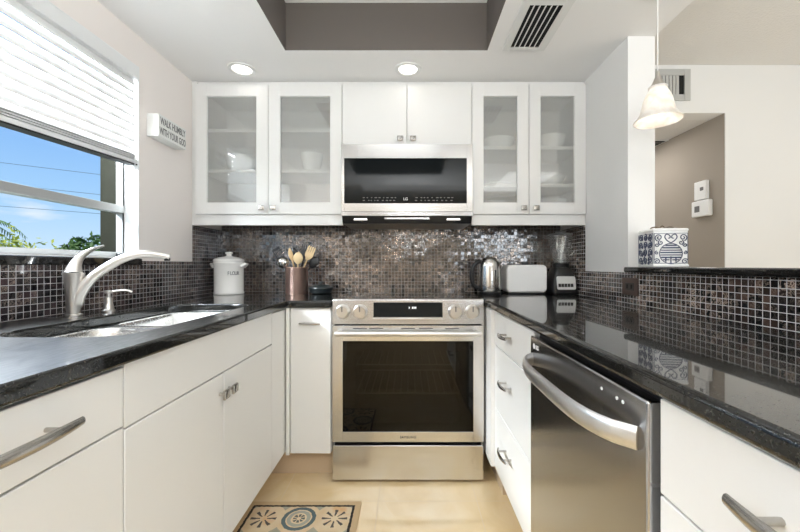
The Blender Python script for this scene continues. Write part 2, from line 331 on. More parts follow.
# ------------------------------------------------------------------ mesh helpers
class MB:
    def __init__(s): s.v = []; s.f = []
    def add(s, vs, fs):
        n = len(s.v); s.v += [tuple(p) for p in vs]; s.f += [tuple(i+n for i in q) for q in fs]; return s
    def box(s, a, b):
        (x0, y0, z0), (x1, y1, z1) = [min(p, q) for p, q in zip(a, b)], [max(p, q) for p, q in zip(a, b)]
        return s.add([(x0,y0,z0),(x1,y0,z0),(x1,y1,z0),(x0,y1,z0),(x0,y0,z1),(x1,y0,z1),(x1,y1,z1),(x0,y1,z1)],
                     [(0,3,2,1),(4,5,6,7),(0,1,5,4),(1,2,6,5),(2,3,7,6),(3,0,4,7)])
    def lathe(s, prof, c=(0,0,0), n=32, axis='Z', cap=True):
        cx, cy, cz = c; vs = []; fs = []
        for (r, h) in prof:
            for k in range(n):
                t = 2*PI*k/n; p, q = r*math.cos(t), r*math.sin(t)
                vs.append({'Z': (cx+p, cy+q, cz+h), 'Y': (cx+p, cy+h, cz-q), 'X': (cx+h, cy+p, cz+q)}[axis])
        for i in range(len(prof)-1):
            for k in range(n):
                a, b = i*n+k, i*n+(k+1) % n; fs.append((a, b, b+n, a+n))
        if cap:
            if prof[0][0] > 1e-6: fs.append(tuple(range(n))[::-1])
            if prof[-1][0] > 1e-6: fs.append(tuple((len(prof)-1)*n+k for k in range(n)))
        return s.add(vs, fs)
    def tube(s, pts, rad, n=12, flat=(1, 1), cap=True, up=(0, 0, 1), closed=False):
        pts = [Vector(p) for p in pts]; m = len(pts)
        if not hasattr(rad, '__len__'): rad = [rad]*m
        vs = []; fs = []
        for i, p in enumerate(pts):
            if closed: d = pts[(i+1) % m]-pts[i-1]
            else: d = pts[min(i+1, m-1)]-pts[max(i-1, 0)]
            d.normalize(); u = Vector(up)
            a = d.cross(u)
            if a.length < 1e-4: a = d.cross(Vector((0, 1, 0)))
            a.normalize(); b = a.cross(d).normalized()
            for k in range(n):
                t = 2*PI*k/n
                vs.append(p + a*(math.cos(t)*rad[i]*flat[0]) + b*(math.sin(t)*rad[i]*flat[1]))
        for i in range(m if closed else m-1):
            for k in range(n):
                j = (i+1) % m
                fs.append((i*n+k, i*n+(k+1) % n, j*n+(k+1) % n, j*n+k))
        if cap and not closed:
            fs.append(tuple(range(n))[::-1]); fs.append(tuple((m-1)*n+k for k in range(n)))
        return s.add(vs, fs)
    def prism(s, poly, z0, z1, holes=()):
        """poly and holes: lists of (x, y); extruded from z0 to z1"""
        loops = [poly]+list(holes)
        tris = tessellate_polygon([[Vector((x, y, 0)) for x, y in lp] for lp in loops])
        flat = [p for lp in loops for p in lp]; n = len(flat)
        vs = [(x, y, z1) for x, y in flat]+[(x, y, z0) for x, y in flat]; fs = []
        for t in tris:
            a, b_, c = [Vector((*flat[i], 0)) for i in t]
            if (b_-a).cross(c-a).z < 0: t = t[::-1]
            fs.append(tuple(t)); fs.append(tuple(i+n for i in t[::-1]))
        o = 0
        for lp in loops:
            k = len(lp)
            for i in range(k):
                fs.append((o+i, o+(i+1) % k, o+(i+1) % k+n, o+i+n))
            o += k
        return s.add(vs, fs)
    def loft(s, loops, cap0=True, cap1=True):
        n = len(loops[0]); vs = [p for lp in loops for p in lp]; fs = []
        for i in range(len(loops)-1):
            for k in range(n): fs.append((i*n+k, i*n+(k+1) % n, (i+1)*n+(k+1) % n, (i+1)*n+k))
        if cap0: fs.append(tuple(range(n))[::-1])
        if cap1: fs.append(tuple((len(loops)-1)*n+k for k in range(n)))
        return s.add(vs, fs)
    def xform(s, M):
        s.v = [tuple(M @ Vector(p)) for p in s.v]; return s
    def build(s, name, mat, parent=None, bev=0.0, seg=2, smooth=30, loc=None, fixn=True):
        me = bpy.data.meshes.new(name)
        if parent is not None: org = Vector(ORG[parent.name])
        elif loc is not None: org = Vector(loc)
        else:
            xs, ys, zs = zip(*s.v); org = Vector(((min(xs)+max(xs))/2, (min(ys)+max(ys))/2, min(zs)))
        me.from_pydata([tuple(Vector(p)-org) for p in s.v], [], s.f)
        bm = bmesh.new(); bm.from_mesh(me)
        if fixn: bmesh.ops.recalc_face_normals(bm, faces=bm.faces)
        bm.to_mesh(me); bm.free()
        me.materials.append(MATS[mat])
        if smooth:
            me.shade_smooth(); me.set_sharp_from_angle(angle=math.radians(smooth))
        o = bpy.data.objects.new(name, me); COL.objects.link(o)
        if parent is not None: o.parent = parent
        else: o.location = org
        ORG[o.name] = tuple(org)
        if bev:
            bv = o.modifiers.new('bevel', 'BEVEL'); bv.width = bev; bv.segments = seg; bv.limit_method = 'ANGLE'; bv.angle_limit = math.radians(40)
            bv.harden_normals = False
        return o
ORG = {}
def thing(name, loc, label, cat, group=None):
    o = bpy.data.objects.new(name, None); COL.objects.link(o); o.location = loc; o.empty_display_size = 0.05
    ORG[o.name] = tuple(loc); return tag(o, label, cat, group)
def tag(o, label, cat, group=None):
    o['label'] = label; o['category'] = cat; o['kind'] = 'thing'
    if group: o['group'] = group
    return o
def struct(o): o['kind'] = 'structure'; return o
def lab(o, t): o['label'] = t; return o
def rrect(x0, y0, x1, y1, r, n=6):
    out = []
    for cx, cy, a in ((x1-r, y1-r, 0), (x0+r, y1-r, 90), (x0+r, y0+r, 180), (x1-r, y0+r, 270)):
        for k in range(n+1):
            t = math.radians(a+90*k/n); out.append((cx+r*math.cos(t), cy+r*math.sin(t)))
    return out
def text_mesh(body, size, mat, sx, ext, gap, bold):
    c = bpy.data.curves.new('lettering', 'FONT'); c.body = body; c.size = size; c.extrude = ext; c.align_x = 'CENTER'; c.align_y = 'CENTER'
    c.space_character = gap; c.offset = bold; c.resolution_u = 4
    t = bpy.data.objects.new('lettering_tmp', c); COL.objects.link(t)
    bpy.context.view_layer.update()
    me = bpy.data.meshes.new_from_object(t.evaluated_get(bpy.context.evaluated_depsgraph_get()))
    out = ([(v.co.x*sx, v.co.y, v.co.z) for v in me.vertices], [tuple(p.vertices) for p in me.polygons])
    bpy.data.objects.remove(t); bpy.data.curves.remove(c); bpy.data.meshes.remove(me)
    return out
def text(body, size, loc, rot, mat, parent, name='lettering', sx=1.0, ext=0.0006, gap=1.0, bold=0.0, into=None):
    from mathutils import Euler
    v, f = text_mesh(body, size, mat, sx, ext, gap, bold)
    mb = into or MB(); M4 = Matrix.Translation(loc) @ Euler(rot).to_matrix().to_4x4()
    mb.add([tuple(M4 @ Vector(p)) for p in v], f)
    if into is None:
        return mb.build(name, mat, parent, smooth=0)
FRONT = (PI/2, 0, 0); FACE_PX = (PI/2, 0, PI/2); FACE_NX = (PI/2, 0, -PI/2)

# ------------------------------------------------------------------ room shell
CEIL, HI, TRAY = 2.178, 2.475, 2.44
XL, XR, YB = -1.275, 1.044, 2.47
struct(MB().box((-1.46, -3.4, -0.06), (4.8, 4.8, 0)).build('floor', 'floor_tile', smooth=0))
WY0, WY1, WZ0, WZ1 = 0.35, 1.712, 1.123, 2.028
w = MB().box((-1.372, -3.2, 0), (XL, WY0, HI)).box((-1.372, WY1, 0), (XL, 2.62, HI)).box((-1.372, WY0, 0), (XL, WY1, WZ0)).box((-1.372, WY0, WZ1), (XL, WY1, HI))
struct(w.build('wall_left', 'wall_beige', smooth=0))
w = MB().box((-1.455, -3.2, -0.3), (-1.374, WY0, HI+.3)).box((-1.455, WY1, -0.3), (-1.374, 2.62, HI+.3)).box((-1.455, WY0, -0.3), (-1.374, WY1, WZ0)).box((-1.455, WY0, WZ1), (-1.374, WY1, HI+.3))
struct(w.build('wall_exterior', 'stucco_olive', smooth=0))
struct(MB().box((XL, YB, 0), (1.172, 2.62, HI)).build('wall_back', 'wall_white', smooth=0))
w = MB().box((XR, 1.718, 0), (1.172, YB, CEIL)).box((XR, -0.5, 0), (1.172, 1.718, 1.057))
struct(w.build('wall_right', 'wall_white', smooth=0))
# far wall of the dining side, with the opening to the hall
HX1, HZ = 2.190, 2.143
w = MB().box((1.172, 2.50, 0), (1.36, 2.62, HI)).box((HX1, 2.50, 0), (4.7, 2.62, HI)).box((1.36, 2.50, HZ), (HX1, 2.62, HI))
struct(w.build('wall_dining', 'wall_white', smooth=0))
struct(MB().box((HX1-.006, 2.503, 0), (HX1-.0005, 4.7, HZ-.0005)).build('wall_hall', 'taupe', smooth=0))
struct(MB().box((1.24, 2.6205, 0), (1.36, 4.7, HZ)).box((1.36, 4.58, 0), (HX1, 4.7, HZ)).build('wall_hall_end', 'wall_white', smooth=0))
struct(MB().box((1.24, 2.6205, HZ), (HX1+.12, 4.7, HZ+.08)).build('ceiling_hall', 'popcorn', smooth=0))
w = MB().box((4.7, -3.2, 0), (4.8, -2.20, HI)).box((4.7, .30, 0), (4.8, 2.62, HI)).box((4.7, -2.20, 0), (4.8, .30, 1.0)).box((4.7, -2.20, 2.10), (4.8, .30, HI))
struct(w.build('wall_east', 'wall_white', smooth=0))
wf = MB().box((4.70, -2.20, 1.0), (4.76, -2.15, 2.10)).box((4.70, .25, 1.0), (4.76, .30, 2.10)).box((4.70, -2.15, 1.0), (4.76, .25, 1.05)).box((4.70, -2.15, 2.05), (4.76, .25, 2.10))
struct(wf.build('added_window_3', 'trim_white', smooth=0))  # unseen window added to go with the east fill lamp
w = MB().box((-1.372, -3.2, 0), (1.42, -3.08, HI)).box((2.82, -3.2, 0), (4.7, -3.08, HI)).box((1.42, -3.2, 1.92), (2.82, -3.08, HI)).box((1.42, -3.2, 0), (2.82, -3.08, 1.04))
struct(w.build('wall_living', 'taupe', smooth=0))
wf = MB().box((1.42, -3.17, 1.04), (1.47, -3.10, 1.92)).box((2.77, -3.17, 1.04), (2.82, -3.10, 1.92)).box((1.47, -3.17, 1.87), (2.77, -3.10, 1.92)).box((1.47, -3.17, 1.04), (2.77, -3.10, 1.09))
struct(wf.build('added_window_2', 'trim_white', smooth=0))  # unseen window added around the rear fill lamp
# ceilings
struct(MB().box((-1.46, -3.4, HI), (4.8, 2.62, HI+.08)).build('ceiling', 'popcorn', smooth=0))
TX0, TX1, TY0, TY1 = -0.6226, 0.402, -0.15, 1.834
k = MB().box((XL, -0.7, CEIL), (TX0, YB, TRAY-.001)).box((TX1, -0.7, CEIL), (1.172, YB, TRAY-.001)).box((TX0, TY1, CEIL), (TX1, YB, TRAY-.001)).box((TX0, -0.7, CEIL), (TX1, TY0, TRAY-.001))
struct(k.build('ceiling_kitchen', 'ceiling_white', smooth=0))
g = .004
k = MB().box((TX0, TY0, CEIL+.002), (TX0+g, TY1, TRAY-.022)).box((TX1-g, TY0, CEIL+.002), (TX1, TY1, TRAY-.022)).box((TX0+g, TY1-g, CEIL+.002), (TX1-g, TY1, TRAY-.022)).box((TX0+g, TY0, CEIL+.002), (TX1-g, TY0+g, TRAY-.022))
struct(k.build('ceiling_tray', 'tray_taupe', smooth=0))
struct(MB().box((TX0, TY0, TRAY-.022), (TX1, TY1, TRAY-.002)).build('ceiling_tray_top', 'ceiling_white', smooth=0))
# mosaic
UD = 2.117           # plane of the wall cabinet doors
struct(MB().box((XL+.008, YB-.008, .914), (XR-.008, YB, 1.40)).build('trim_backsplash_back', 'mosaic_back', smooth=0))
struct(MB().box((XL, -0.9, .914), (XL+.008, 2.14, 1.112)).box((XL, 2.14, .914), (XL+.008, YB, 1.327)).build('trim_backsplash_left', 'mosaic_left', smooth=0))
struct(MB().box((XR-.008, -0.5, .914), (XR, 2.13, 1.057)).box((XR-.008, 2.13, .914), (XR, YB, 1.327)).build('trim_backsplash_right', 'mosaic_right', smooth=0))
struct(MB().box((XL, 0.2, 1.092), (XL+.02, 1.712, 1.123)).build('trim_1', 'granite', bev=.004))

# ------------------------------------------------------------------ window
wfm = MB()
FX0, FX1 = -1.372, -1.338
wfm.box((FX0, WY0, WZ0), (FX1, WY0+.03, WZ1)).box((FX0, WY1-.012, WZ0), (FX1, WY1, WZ1))
wfm.box((FX0, WY0+.03, WZ0), (FX1, WY1-.012, 1.152)).box((FX0, WY0+.03, WZ1-.05), (FX1, WY1-.012, WZ1))
wfm.box((FX0-.004, WY0+.03, 1.335), (FX1+.006, WY1-.012, 1.369))
win = struct(wfm.build('window_1', 'aluminium', bev=.002))
pn = MB().box((-1.358, WY0+.03, 1.152), (-1.354, WY1-.012, WZ1-.05)).build('window_pane', 'window_glass', win, smooth=0)
gs = MB().box((FX1, WY1-.016, 1.152), (FX1+.003, WY1-.011, WZ1)).build('gasket', 'rubber_and_shade_black', win, smooth=0)
la = MB().box((FX1, WY1-.055, 1.124), (FX1+.02, WY1-.025, 1.146)).build('window_latch', 'black_plastic', win, bev=.003)
cs = MB().box((FX1, WY1-.006, WZ0), (XL+.004, WY1+.0005, WZ1)).box((FX1, WY0, WZ0-.0005), (XL+.002, WY1-.006, WZ0+.005)).box((FX1, WY0, WZ1-.004), (XL+.002, WY1-.006, WZ1))
struct(cs.build('trim_2', 'trim_white', smooth=0))

# blind
bl = thing('window_blind', (-1.29, 1.0, 1.555), 'white slatted blind pulled halfway down over the window', 'blind')
BY0, BY1 = WY0+.005, WY1-.012
MB().box((-1.325, BY0, 1.962), (-1.265, BY1, 2.022)).build('headrail', 'blind_slat', bl, bev=.003)
z = 1.952
for i in range(10):
    a = math.radians(66); c, s_ = math.cos(a)*.025, math.sin(a)*.025
    prof = []
    for q in range(7):
        t = -1+2*q/6; bow = .003*(1-t*t)
        prof.append((-1.288+c*t+bow*math.sin(a), z-s_*t+bow*math.cos(a)))
    loop = prof+[(x-.0022*math.sin(a), zz-.0022*math.cos(a)) for x, zz in prof[::-1]]
    MB().loft([[(x, y, zz-.0042*i*(BY1-y)) for x, zz in loop] for y in (BY0+.004, BY1-.004)]).build('slat', 'blind_slat', bl)
    z -= .0375
br = lambda y: [(x, y, zz-.040*(BY1-y)) for x, zz in ((-1.312, 1.566), (-1.268, 1.566), (-1.268, 1.584), (-1.312, 1.584))]
MB().loft([br(BY0), br(BY1)]).build('bottom_rail', 'blind_slat', bl, bev=.003)
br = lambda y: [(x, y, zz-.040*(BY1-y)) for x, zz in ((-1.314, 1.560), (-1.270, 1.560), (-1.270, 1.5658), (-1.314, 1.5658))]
MB().loft([br(BY0), br(BY1)]).build('rail_underside_shade', 'rubber_and_shade_black', bl)  # painted shade: black strip darkens the underside of the bottom rail
for k in range(3):
    br = lambda y: [(x, y, zz+.009*k-.040*(BY1-y)) for x, zz in ((-1.313, 1.5865), (-1.266, 1.5865), (-1.266, 1.5895), (-1.313, 1.5895))]
    MB().loft([br(BY0+.004), br(BY1-.004)]).build('slat', 'blind_slat', bl)
for y in (0.62, 1.10, 1.56):
    MB().tube([(-1.272, y, 1.57), (-1.272, y, 1.965)], .0012, 6).build('ladder_cord', 'blind_slat', bl)
cd_ = MB().tube([(-1.262, 1.666, 1.97), (-1.259, 1.669, 1.6), (-1.258, 1.671, 1.33)], .0014, 6).build('pull_cord', 'blind_slat', bl)
MB().lathe([(.002, .02), (.005, .012), (.006, 0)], (-1.258, 1.671, 1.312), 10).build('tassel', 'blind_slat', cd_)

# ------------------------------------------------------------------ outside
struct(MB().box((-60, -30, -0.35), (-1.456, 60, -0.3)).build('ground', 'lawn', smooth=0))
def bush(name, c, size, n, leaf, mat, label, cat, seed, group=None):
    R = random.Random(seed); t = thing(name, (c[0], c[1], -.3), label, cat, group)
    mb = MB()
    for i in range(n):
        th = R.uniform(0, 2*PI); cz = R.uniform(-1, 1); q = R.uniform(.55, 1.0)**.5; rr = math.sqrt(1-cz*cz)
        lump = 1+.22*math.sin(3*th+seed)+.14*math.sin(7*th+2*seed+4*cz)
        p = Vector((c[0]+size[0]*q*rr*math.cos(th)*lump, c[1]+size[1]*q*rr*math.sin(th)*lump, c[2]+size[2]*q*cz*lump))
        if p.z < -.25: continue
        a = Vector((R.gauss(0, 1), R.gauss(0, 1), R.gauss(0, .8))).normalized(); b = a.orthogonal().normalized()
        l = leaf*R.uniform(.6, 1.3)
        mb.add([p-a*l, p+b*l*.35+a*l*.1, p+a*l, p-b*l*.35+a*l*.1], [(0, 1, 2, 3)])
    mb.build('foliage', mat, t, smooth=0, fixn=False)
    MB().tube([(c[0], c[1], -.31), (c[0]+.05, c[1], c[2])], [.09, .04], 8).build('trunk', 'bark', t)
bush('leafy_tree', (-16.3, 17.6, 0.98), (0.85, 0.8, 0.95), 2600, .15, 'leaf_green', 'low dark green bush left of the taller one outside the window', 'tree', 1, 'trees outside')
bush('leafy_tree', (-12.7, 14.4, 0.92), (0.75, 0.8, 1.12), 2600, .14, 'leaf_green', 'taller dark green bush against the olive window reveal outside', 'tree', 2, 'trees outside')
bush('croton_shrub', (-7.2, 6.5, 0.68), (0.42, 0.45, 0.88), 2600, .055, 'leaf_lime', 'yellow green shrub at the left edge of the window view', 'shrub', 3)
bush('croton_shrub', (-8.15, 8.0, 0.66), (0.40, 0.4, 0.85), 700, .055, 'leaf_lime', 'smaller sparse yellow green shrub right of the leftmost shrub outside', 'shrub', 5)
pl = thing('palm_tree', (-9.85, 8.0, -.3), 'palm tree whose fronds hang in at the left edge of the window', 'tree')
MB().tube([(-9.85, 8.0, -.31), (-9.8, 8.0, 1.0), (-9.75, 8.0, 2.0)], [.16, .12, .10], 10).build('trunk', 'bark', pl)
R = random.Random(4)
for i in range(13):
    az = 2*PI*i/13+R.uniform(-.15, .15); el = R.uniform(.0, .9); ln = R.uniform(1.05, 1.35); mb = MB(); spine = []
    for q in range(11):
        t = q/10; rad = ln*(t*math.cos(el)); zz = 2.0+ln*(t*math.sin(el)-.85*t*t)
        spine.append(Vector((-9.75+rad*math.cos(az), 8.0+rad*math.sin(az), zz)))
    mb.tube(spine, [.014*(1-.08*q) for q in range(11)], 5)
    side = Vector((-math.sin(az), math.cos(az), 0))
    for q in range(2, 11):
        for u in (0, .5):
            p = spine[q-1].lerp(spine[q], u)
            for sg in (-1, 1):
                d = (side*sg*.8+(spine[q]-spine[q-1]).normalized()*.5+Vector((0, 0, -.45))).normalized(); l = .30*(1-.045*q)
                wv = (spine[q]-spine[q-1]).normalized()*.016
                mb.add([p-wv, p+d*l*.5-wv, p+d*l, p+d*l*.5+wv, p+wv], [(0, 1, 2, 3, 4)])
    mb.build('frond', 'palm_green', pl, smooth=0, fixn=False)
for (x0, y0, x1, y1, nm) in ((0, 162.4, 104, 175, 'topmost of the three thin cables crossing the sky'), (0, 184, 104, 195, 'middle one of the three cables, partly behind the window rail'), (0, 206, 104, 214, 'lowest of the three thin cables crossing the sky')):
    D = 24.0; pts = []
    for t in (-1.5, -.75, 0, .5, 1.0, 1.75, 2.5):
        px, py = x0+(x1-x0)*t, y0+(y1-y0)*t
        pts.append(((px-408)/362*D, D, CAMZ+(265.5-py)/362*D-.0*t))
    tag(MB().tube(pts, .016, 6).build('power_line', 'cable'), nm, 'cable', 'overhead cables')

# ------------------------------------------------------------------ worktops and sink
CT, CB = .914, .879
SX0, SX1, SY0, SY1 = -1.065, -.705, .895, 1.66
hole = rrect(SX0, SY0, SX1, SY1, .10, 8)
EXL = -.598
poly = [(XL+.008, -.9), (EXL, -.9), (EXL, 1.79), (-.588, 1.80), (-.384, 1.80), (-.384, YB-.008), (XL+.008, YB-.008)]
tag(MB().prism(poly, CB, CT, [hole[::-1]]).build('countertop', 'granite_worn', bev=.011, seg=3, smooth=35), 'polished black granite worktop running under the window to the range, with the sink cut out', 'worktop', 'granite tops')
EXR = .397
poly = [(EXR, -.5), (XR-.008, -.5), (XR-.008, YB-.008), (.384, YB-.008), (.384, 1.80), (EXR, 1.785)]
tag(MB().prism(poly, CB, CT).build('countertop', 'granite', bev=.011, seg=3, smooth=35), 'polished black granite worktop over the dishwasher and right hand drawers', 'worktop', 'granite tops')
tag(MB().box((1.013, -.5, 1.058), (1.40, 1.704, 1.0835)).build('bar_ledge', 'granite', bev=.007, seg=3), 'raised black granite bar ledge on the half wall carrying the patterned lantern', 'bar top', 'granite tops')

sk = thing('kitchen_sink', (-.88, 1.28, .69), 'stainless double bowl sink set under the black worktop below the window', 'sink')
def bowl(y0, y1):
    def lp(ins, z, r): return [(x, y, z) for x, y in rrect(SX0+.008+ins, y0+ins, SX1-.008-ins, y1-ins, r, 6)]
    outer = [lp(0, .874, .07), lp(.004, .86, .07), lp(.010, .74, .07), lp(.022, .708, .065), (lp(.05, .696, .05)), lp(.13, .693, .03)]
    inner = [[(x, y, z-.0025) for x, y, z in l] for l in outer]
    m = MB(); m.loft(outer, cap0=False, cap1=True)
    return m.build('bowl', 'steel_sink', sk, smooth=50, fixn=True)
DV = 1.262
b1, b2 = (SY0+.008, DV-.012), (DV+.012, SY1-.008)
for q in (b1, b2):
    bo = bowl(*q)
    MB().lathe([(.045, .0), (.045, .003), (.036, .004), (.034, .0015), (.0, .0012)], (-.885, (q[0]+q[1])/2, .6935), 24).build('drain', 'chrome', bo)
fl = MB().prism(rrect(SX0-.02, SY0-.02, SX1+.02, SY1+.02, .11, 6), .8735, .8775,
    [rrect(SX0+.008, q[0], SX1-.008, q[1], .07, 6)[::-1] for q in (b1, b2)])
fl.build('rim', 'steel_sink', sk, smooth=30)

# faucet
fc = thing('kitchen_faucet', (-1.172, 1.269, CT), 'brushed nickel single lever faucet with a long arching spout beside the sink', 'faucet')
MB().lathe([(.0, 0), (.025, 0), (.025, .005), (.0195, .008), (.0205, .04), (.0235, .09), (.028, .135), (.031, .146), (.031, .150), (.0, .150)], (-1.172, 1.269, CT+.0005), 28).build('body', 'nickel', fc, smooth=40)
def bez(P, n):
    out = []
    for i in range(n+1):
        t = i/n; q = [Vector(p) for p in P]
        while len(q) > 1: q = [q[j].lerp(q[j+1], t) for j in range(len(q)-1)]
        out.append(q[0])
    return out
def cr(P, n=6):
    P = [Vector(p) for p in P]; out = []
    for i in range(len(P)-1):
        p0, p1, p2, p3 = P[max(i-1, 0)], P[i], P[i+1], P[min(i+2, len(P)-1)]
        for k in range(n):
            t = k/n; out.append(.5*((2*p1)+(p2-p0)*t+(2*p0-5*p1+4*p2-p3)*t*t+(3*p1-p0-3*p2+p3)*t**3))
    out.append(P[-1]); return out
sp_ = cr([(-1.170, 1.271, .945), (-1.160, 1.277, .992), (-1.138, 1.288, 1.033), (-1.105, 1.303, 1.070), (-1.055, 1.330, 1.112), (-1.005, 1.360, 1.133), (-.96, 1.387, 1.131), (-.925, 1.405, 1.122)], 6)
nn = len(sp_)
MB().tube(sp_, [(.0195+.0035*math.sin(min(1, i/14)*PI))*(1-(i/(nn-1)))+.0125*(i/(nn-1)) for i in range(nn)], 18, flat=(1.0, 1.0)).build('spout', 'nickel', fc, smooth=60)
MB().lathe([(.0, .0), (.009, .0), (.0105, .003), (.0105, .012)], (-.932, 1.401, 1.108), 16).build('spray_nozzle', 'black_plastic', fc)
lv = cr([(-1.172, 1.268, 1.0645), (-1.172, 1.271, 1.080), (-1.172, 1.279, 1.100), (-1.168, 1.296, 1.124), (-1.158, 1.325, 1.148), (-1.145, 1.362, 1.164)], 6)
nn = len(lv)
MB().tube(lv, [.027*(1-i/(nn-1))**1.15+.0055 for i in range(nn)], 18, flat=(.85, .75)).build('lever', 'nickel', fc, smooth=60)
sd = thing('soap_dispenser', (-1.140, 1.3785, CT), 'small brushed nickel pump dispenser behind the sink', 'soap dispenser')
MB().lathe([(.0, 0), (.021, 0), (.021, .006), (.017, .010), (.013, .035), (.011, .052), (.007, .054), (.007, .068), (.013, .070), (.013, .080), (.0, .082)], (-1.140, 1.3785, CT+.0005), 20).build('body', 'nickel', sd, smooth=40)
MB().tube(cr([(-1.140, 1.3785, .988), (-1.120, 1.393, .993), (-1.097, 1.410, .994), (-1.082, 1.419, .986)], 5), .0042, 10).build('nozzle', 'nickel', sd)

# ------------------------------------------------------------------ base cabinets
def handle(parent, c, axis, out, length, name='handle', r=.0075, bow=.010, stand=.028):
    """bar pull centred at c on the face; axis = direction of the bar, out = outward normal"""
    c, ax, ou = Vector(c), Vector(axis), Vector(out); pts = []
    for i in range(13):
        t = -1+2*i/12; pts.append(c+ax*(t*length/2)+ou*(stand+bow*(1-t*t)))
    mb = MB().tube(pts, [r*(.75+.35*(1-(-1+2*i/12)**2)) for i in range(13)], 10, flat=(1.0, .62), up=tuple(ou))
    for s in (-.62, .62):
        a = c+ax*(s*length/2); mb.tube([a-ou*.0005, a+ou*(stand+bow*(1-s*s))], .0045, 8, up=tuple(ax))
    return mb.build(name, 'pull_metal', parent, smooth=50)
def knob(parent, c, out, name='knob', w=.036):
    """short stem with a curved rectangular face"""
    c, ou = Vector(c), Vector(out); side = ou.cross(Vector((0, 0, 1))).normalized(); up = Vector((0, 0, 1))
    mb = MB().tube([c-ou*.0005, c+ou*.02], [.006, .0045], 10, up=(0, 0, 1))
    rings = []
    for (o_, k) in ((.017, .75), (.020, 1.0), (.025, 1.0), (.028, .82)):
        rings.append([tuple(c+ou*o_+side*(x*k)+up*(z*k)) for x, z in rrect(-w*.5, -w*.42, w*.5, w*.42, .003, 2)])
    mb.loft(rings); return mb.build(name, 'pull_metal', parent, smooth=40)
TOE = .16
def slab(a, b, parent, name, bev=.002, mat='cabinet_paint'):
    return MB().box(a, b).build(name, mat, parent, bev=bev)
# faces on the left run look towards +X
FXL = -.612
def left_face(y0, y1, z0, z1, parent, name): return slab((FXL-.02, y0+.0015, z0), (FXL, y1-.0015, z1), parent, name)
def carcass(mb, x0, x1, y0, y1, z0, z1, open_dir):
    t = .018
    mb.box((x0, y0, z0), (x1, y0+t, z1)).box((x0, y1-t, z0), (x1, y1, z1)).box((x0, y0+t, z0), (x1, y1-t, z0+t))
    if open_dir == '+X': mb.box((x0, y0+t, z0+t), (x0+t, y1-t, z1))
    else: mb.box((x1-t, y0+t, z0+t), (x1, y1-t, z1))
    return mb
XLb = XL+.01
c1 = thing('drawer_cabinet', (-.93, .40, 0), 'white base cabinet at the near end of the window worktop, with a long bar pull', 'cabinet', 'white base cabinets')
carcass(MB(), XLb, FXL-.021, .0, .780, .145, .878, '+X').build('body', 'cabinet_paint', c1)
MB().box((XLb, .0, .0), (-.735, .780, .1445)).build('toe_kick', 'toe_tile', c1)
d = left_face(.0, .780, .745, .871, c1, 'drawer'); handle(d, (FXL, .55, .812), (0, 1, 0), (1, 0, 0), .20, r=.010)
left_face(.0, .780, TOE, .741, c1, 'drawer')
c2 = thing('sink_cabinet', (-.93, 1.204, 0), 'white base cabinet under the sink with two doors and a blank front', 'cabinet', 'white base cabinets')
carcass(MB(), XLb, FXL-.021, .7805, 1.629, .145, .872, '+X').build('body', 'cabinet_paint', c2)
MB().box((XLb, .7805, .0), (-.735, 1.629, .1445)).build('toe_kick', 'toe_tile', c2)
left_face(.7805, 1.629, .738, .8785, c2, 'false_front')
d = left_face(.7805, 1.2035, TOE, .734, c2, 'door'); knob(d, (FXL, 1.176, .672), (1, 0, 0))
d = left_face(1.2045, 1.629, TOE, .734, c2, 'door'); knob(d, (FXL, 1.234, .672), (1, 0, 0))
c3 = thing('corner_cabinet', (-.8, 2.05, 0), 'narrow white base cabinet left of the range with a single tall door and top pull', 'cabinet', 'white base cabinets')
MB().box((XLb, 1.70, .145), (FXL-.021, 1.84, .878)).box((XLb, 1.84, .145), (-.387, YB-.01, .878)).build('body', 'cabinet_paint', c3)
MB().box((XLb, 1.6295, 0), (-.735, 1.90, .1445)).box((XLb, 1.90, 0), (-.387, YB-.01, .1445)).build('toe_kick', 'toe_tile', c3)
MB().box((FXL-.02, 1.6305, .16), (FXL-.001, 1.83, .872)).build('filler', 'cabinet_paint', c3)
d = slab((-.590, 1.8195, TOE-.015), (-.389, 1.8395, .876), c3, 'door'); handle(d, (-.49, 1.8195, .80), (1, 0, 0), (0, -1, 0), .105, r=.006, bow=.004, stand=.02)
MB().box((-.607, 1.8, .146), (-.592, 1.8395, .878)).build('filler', 'cabinet_paint', c3)
# right run, faces look towards -X
FXR = .410
def right_face(y0, y1, z0, z1, parent): return slab((FXR, y0+.0015, z0), (FXR+.02, y1-.0015, z1), parent, 'drawer')
XRb = XR-.01
c4 = thing('drawer_cabinet', (.73, 1.65, 0), 'white three drawer base cabinet between the range and the dishwasher', 'cabinet', 'white base cabinets')
carcass(MB(), FXR+.021, XRb, 1.178, 1.71, .145, .878, '-X').box((.392, 1.8, .145), (XRb, YB-.01, .878)).build('body', 'cabinet_paint', c4)
MB().box((.392, 1.71, .14), (FXR+.02, 1.7995, .878)).build('filler', 'cabinet_paint', c4, bev=.001)
MB().box((.50, 1.178, 0), (XRb, 1.71, .1445)).box((.45, 1.72, 0), (XRb, YB-.01, .1445)).build('toe_kick', 'toe_tile', c4)
for (z0, z1, hz) in ((.7205, .874, .800), (.427, .7165, .600), (TOE-.02, .423, .315)):
    d = right_face(1.178, 1.71, z0, z1, c4); handle(d, (FXR, 1.475, hz), (0, 1, 0), (-1, 0, 0), .115, r=.0075)
c5 = thing('drawer_cabinet', (.73, .2, 0), 'white drawer base cabinet at the near end of the right worktop, beside the dishwasher', 'cabinet', 'white base cabinets')
carcass(MB(), FXR+.021, XRb, -.2, .5905, .145, .878, '-X').build('body', 'cabinet_paint', c5)
MB().box((.50, -.2, 0), (XRb, .5905, .1445)).build('toe_kick', 'toe_tile', c5)
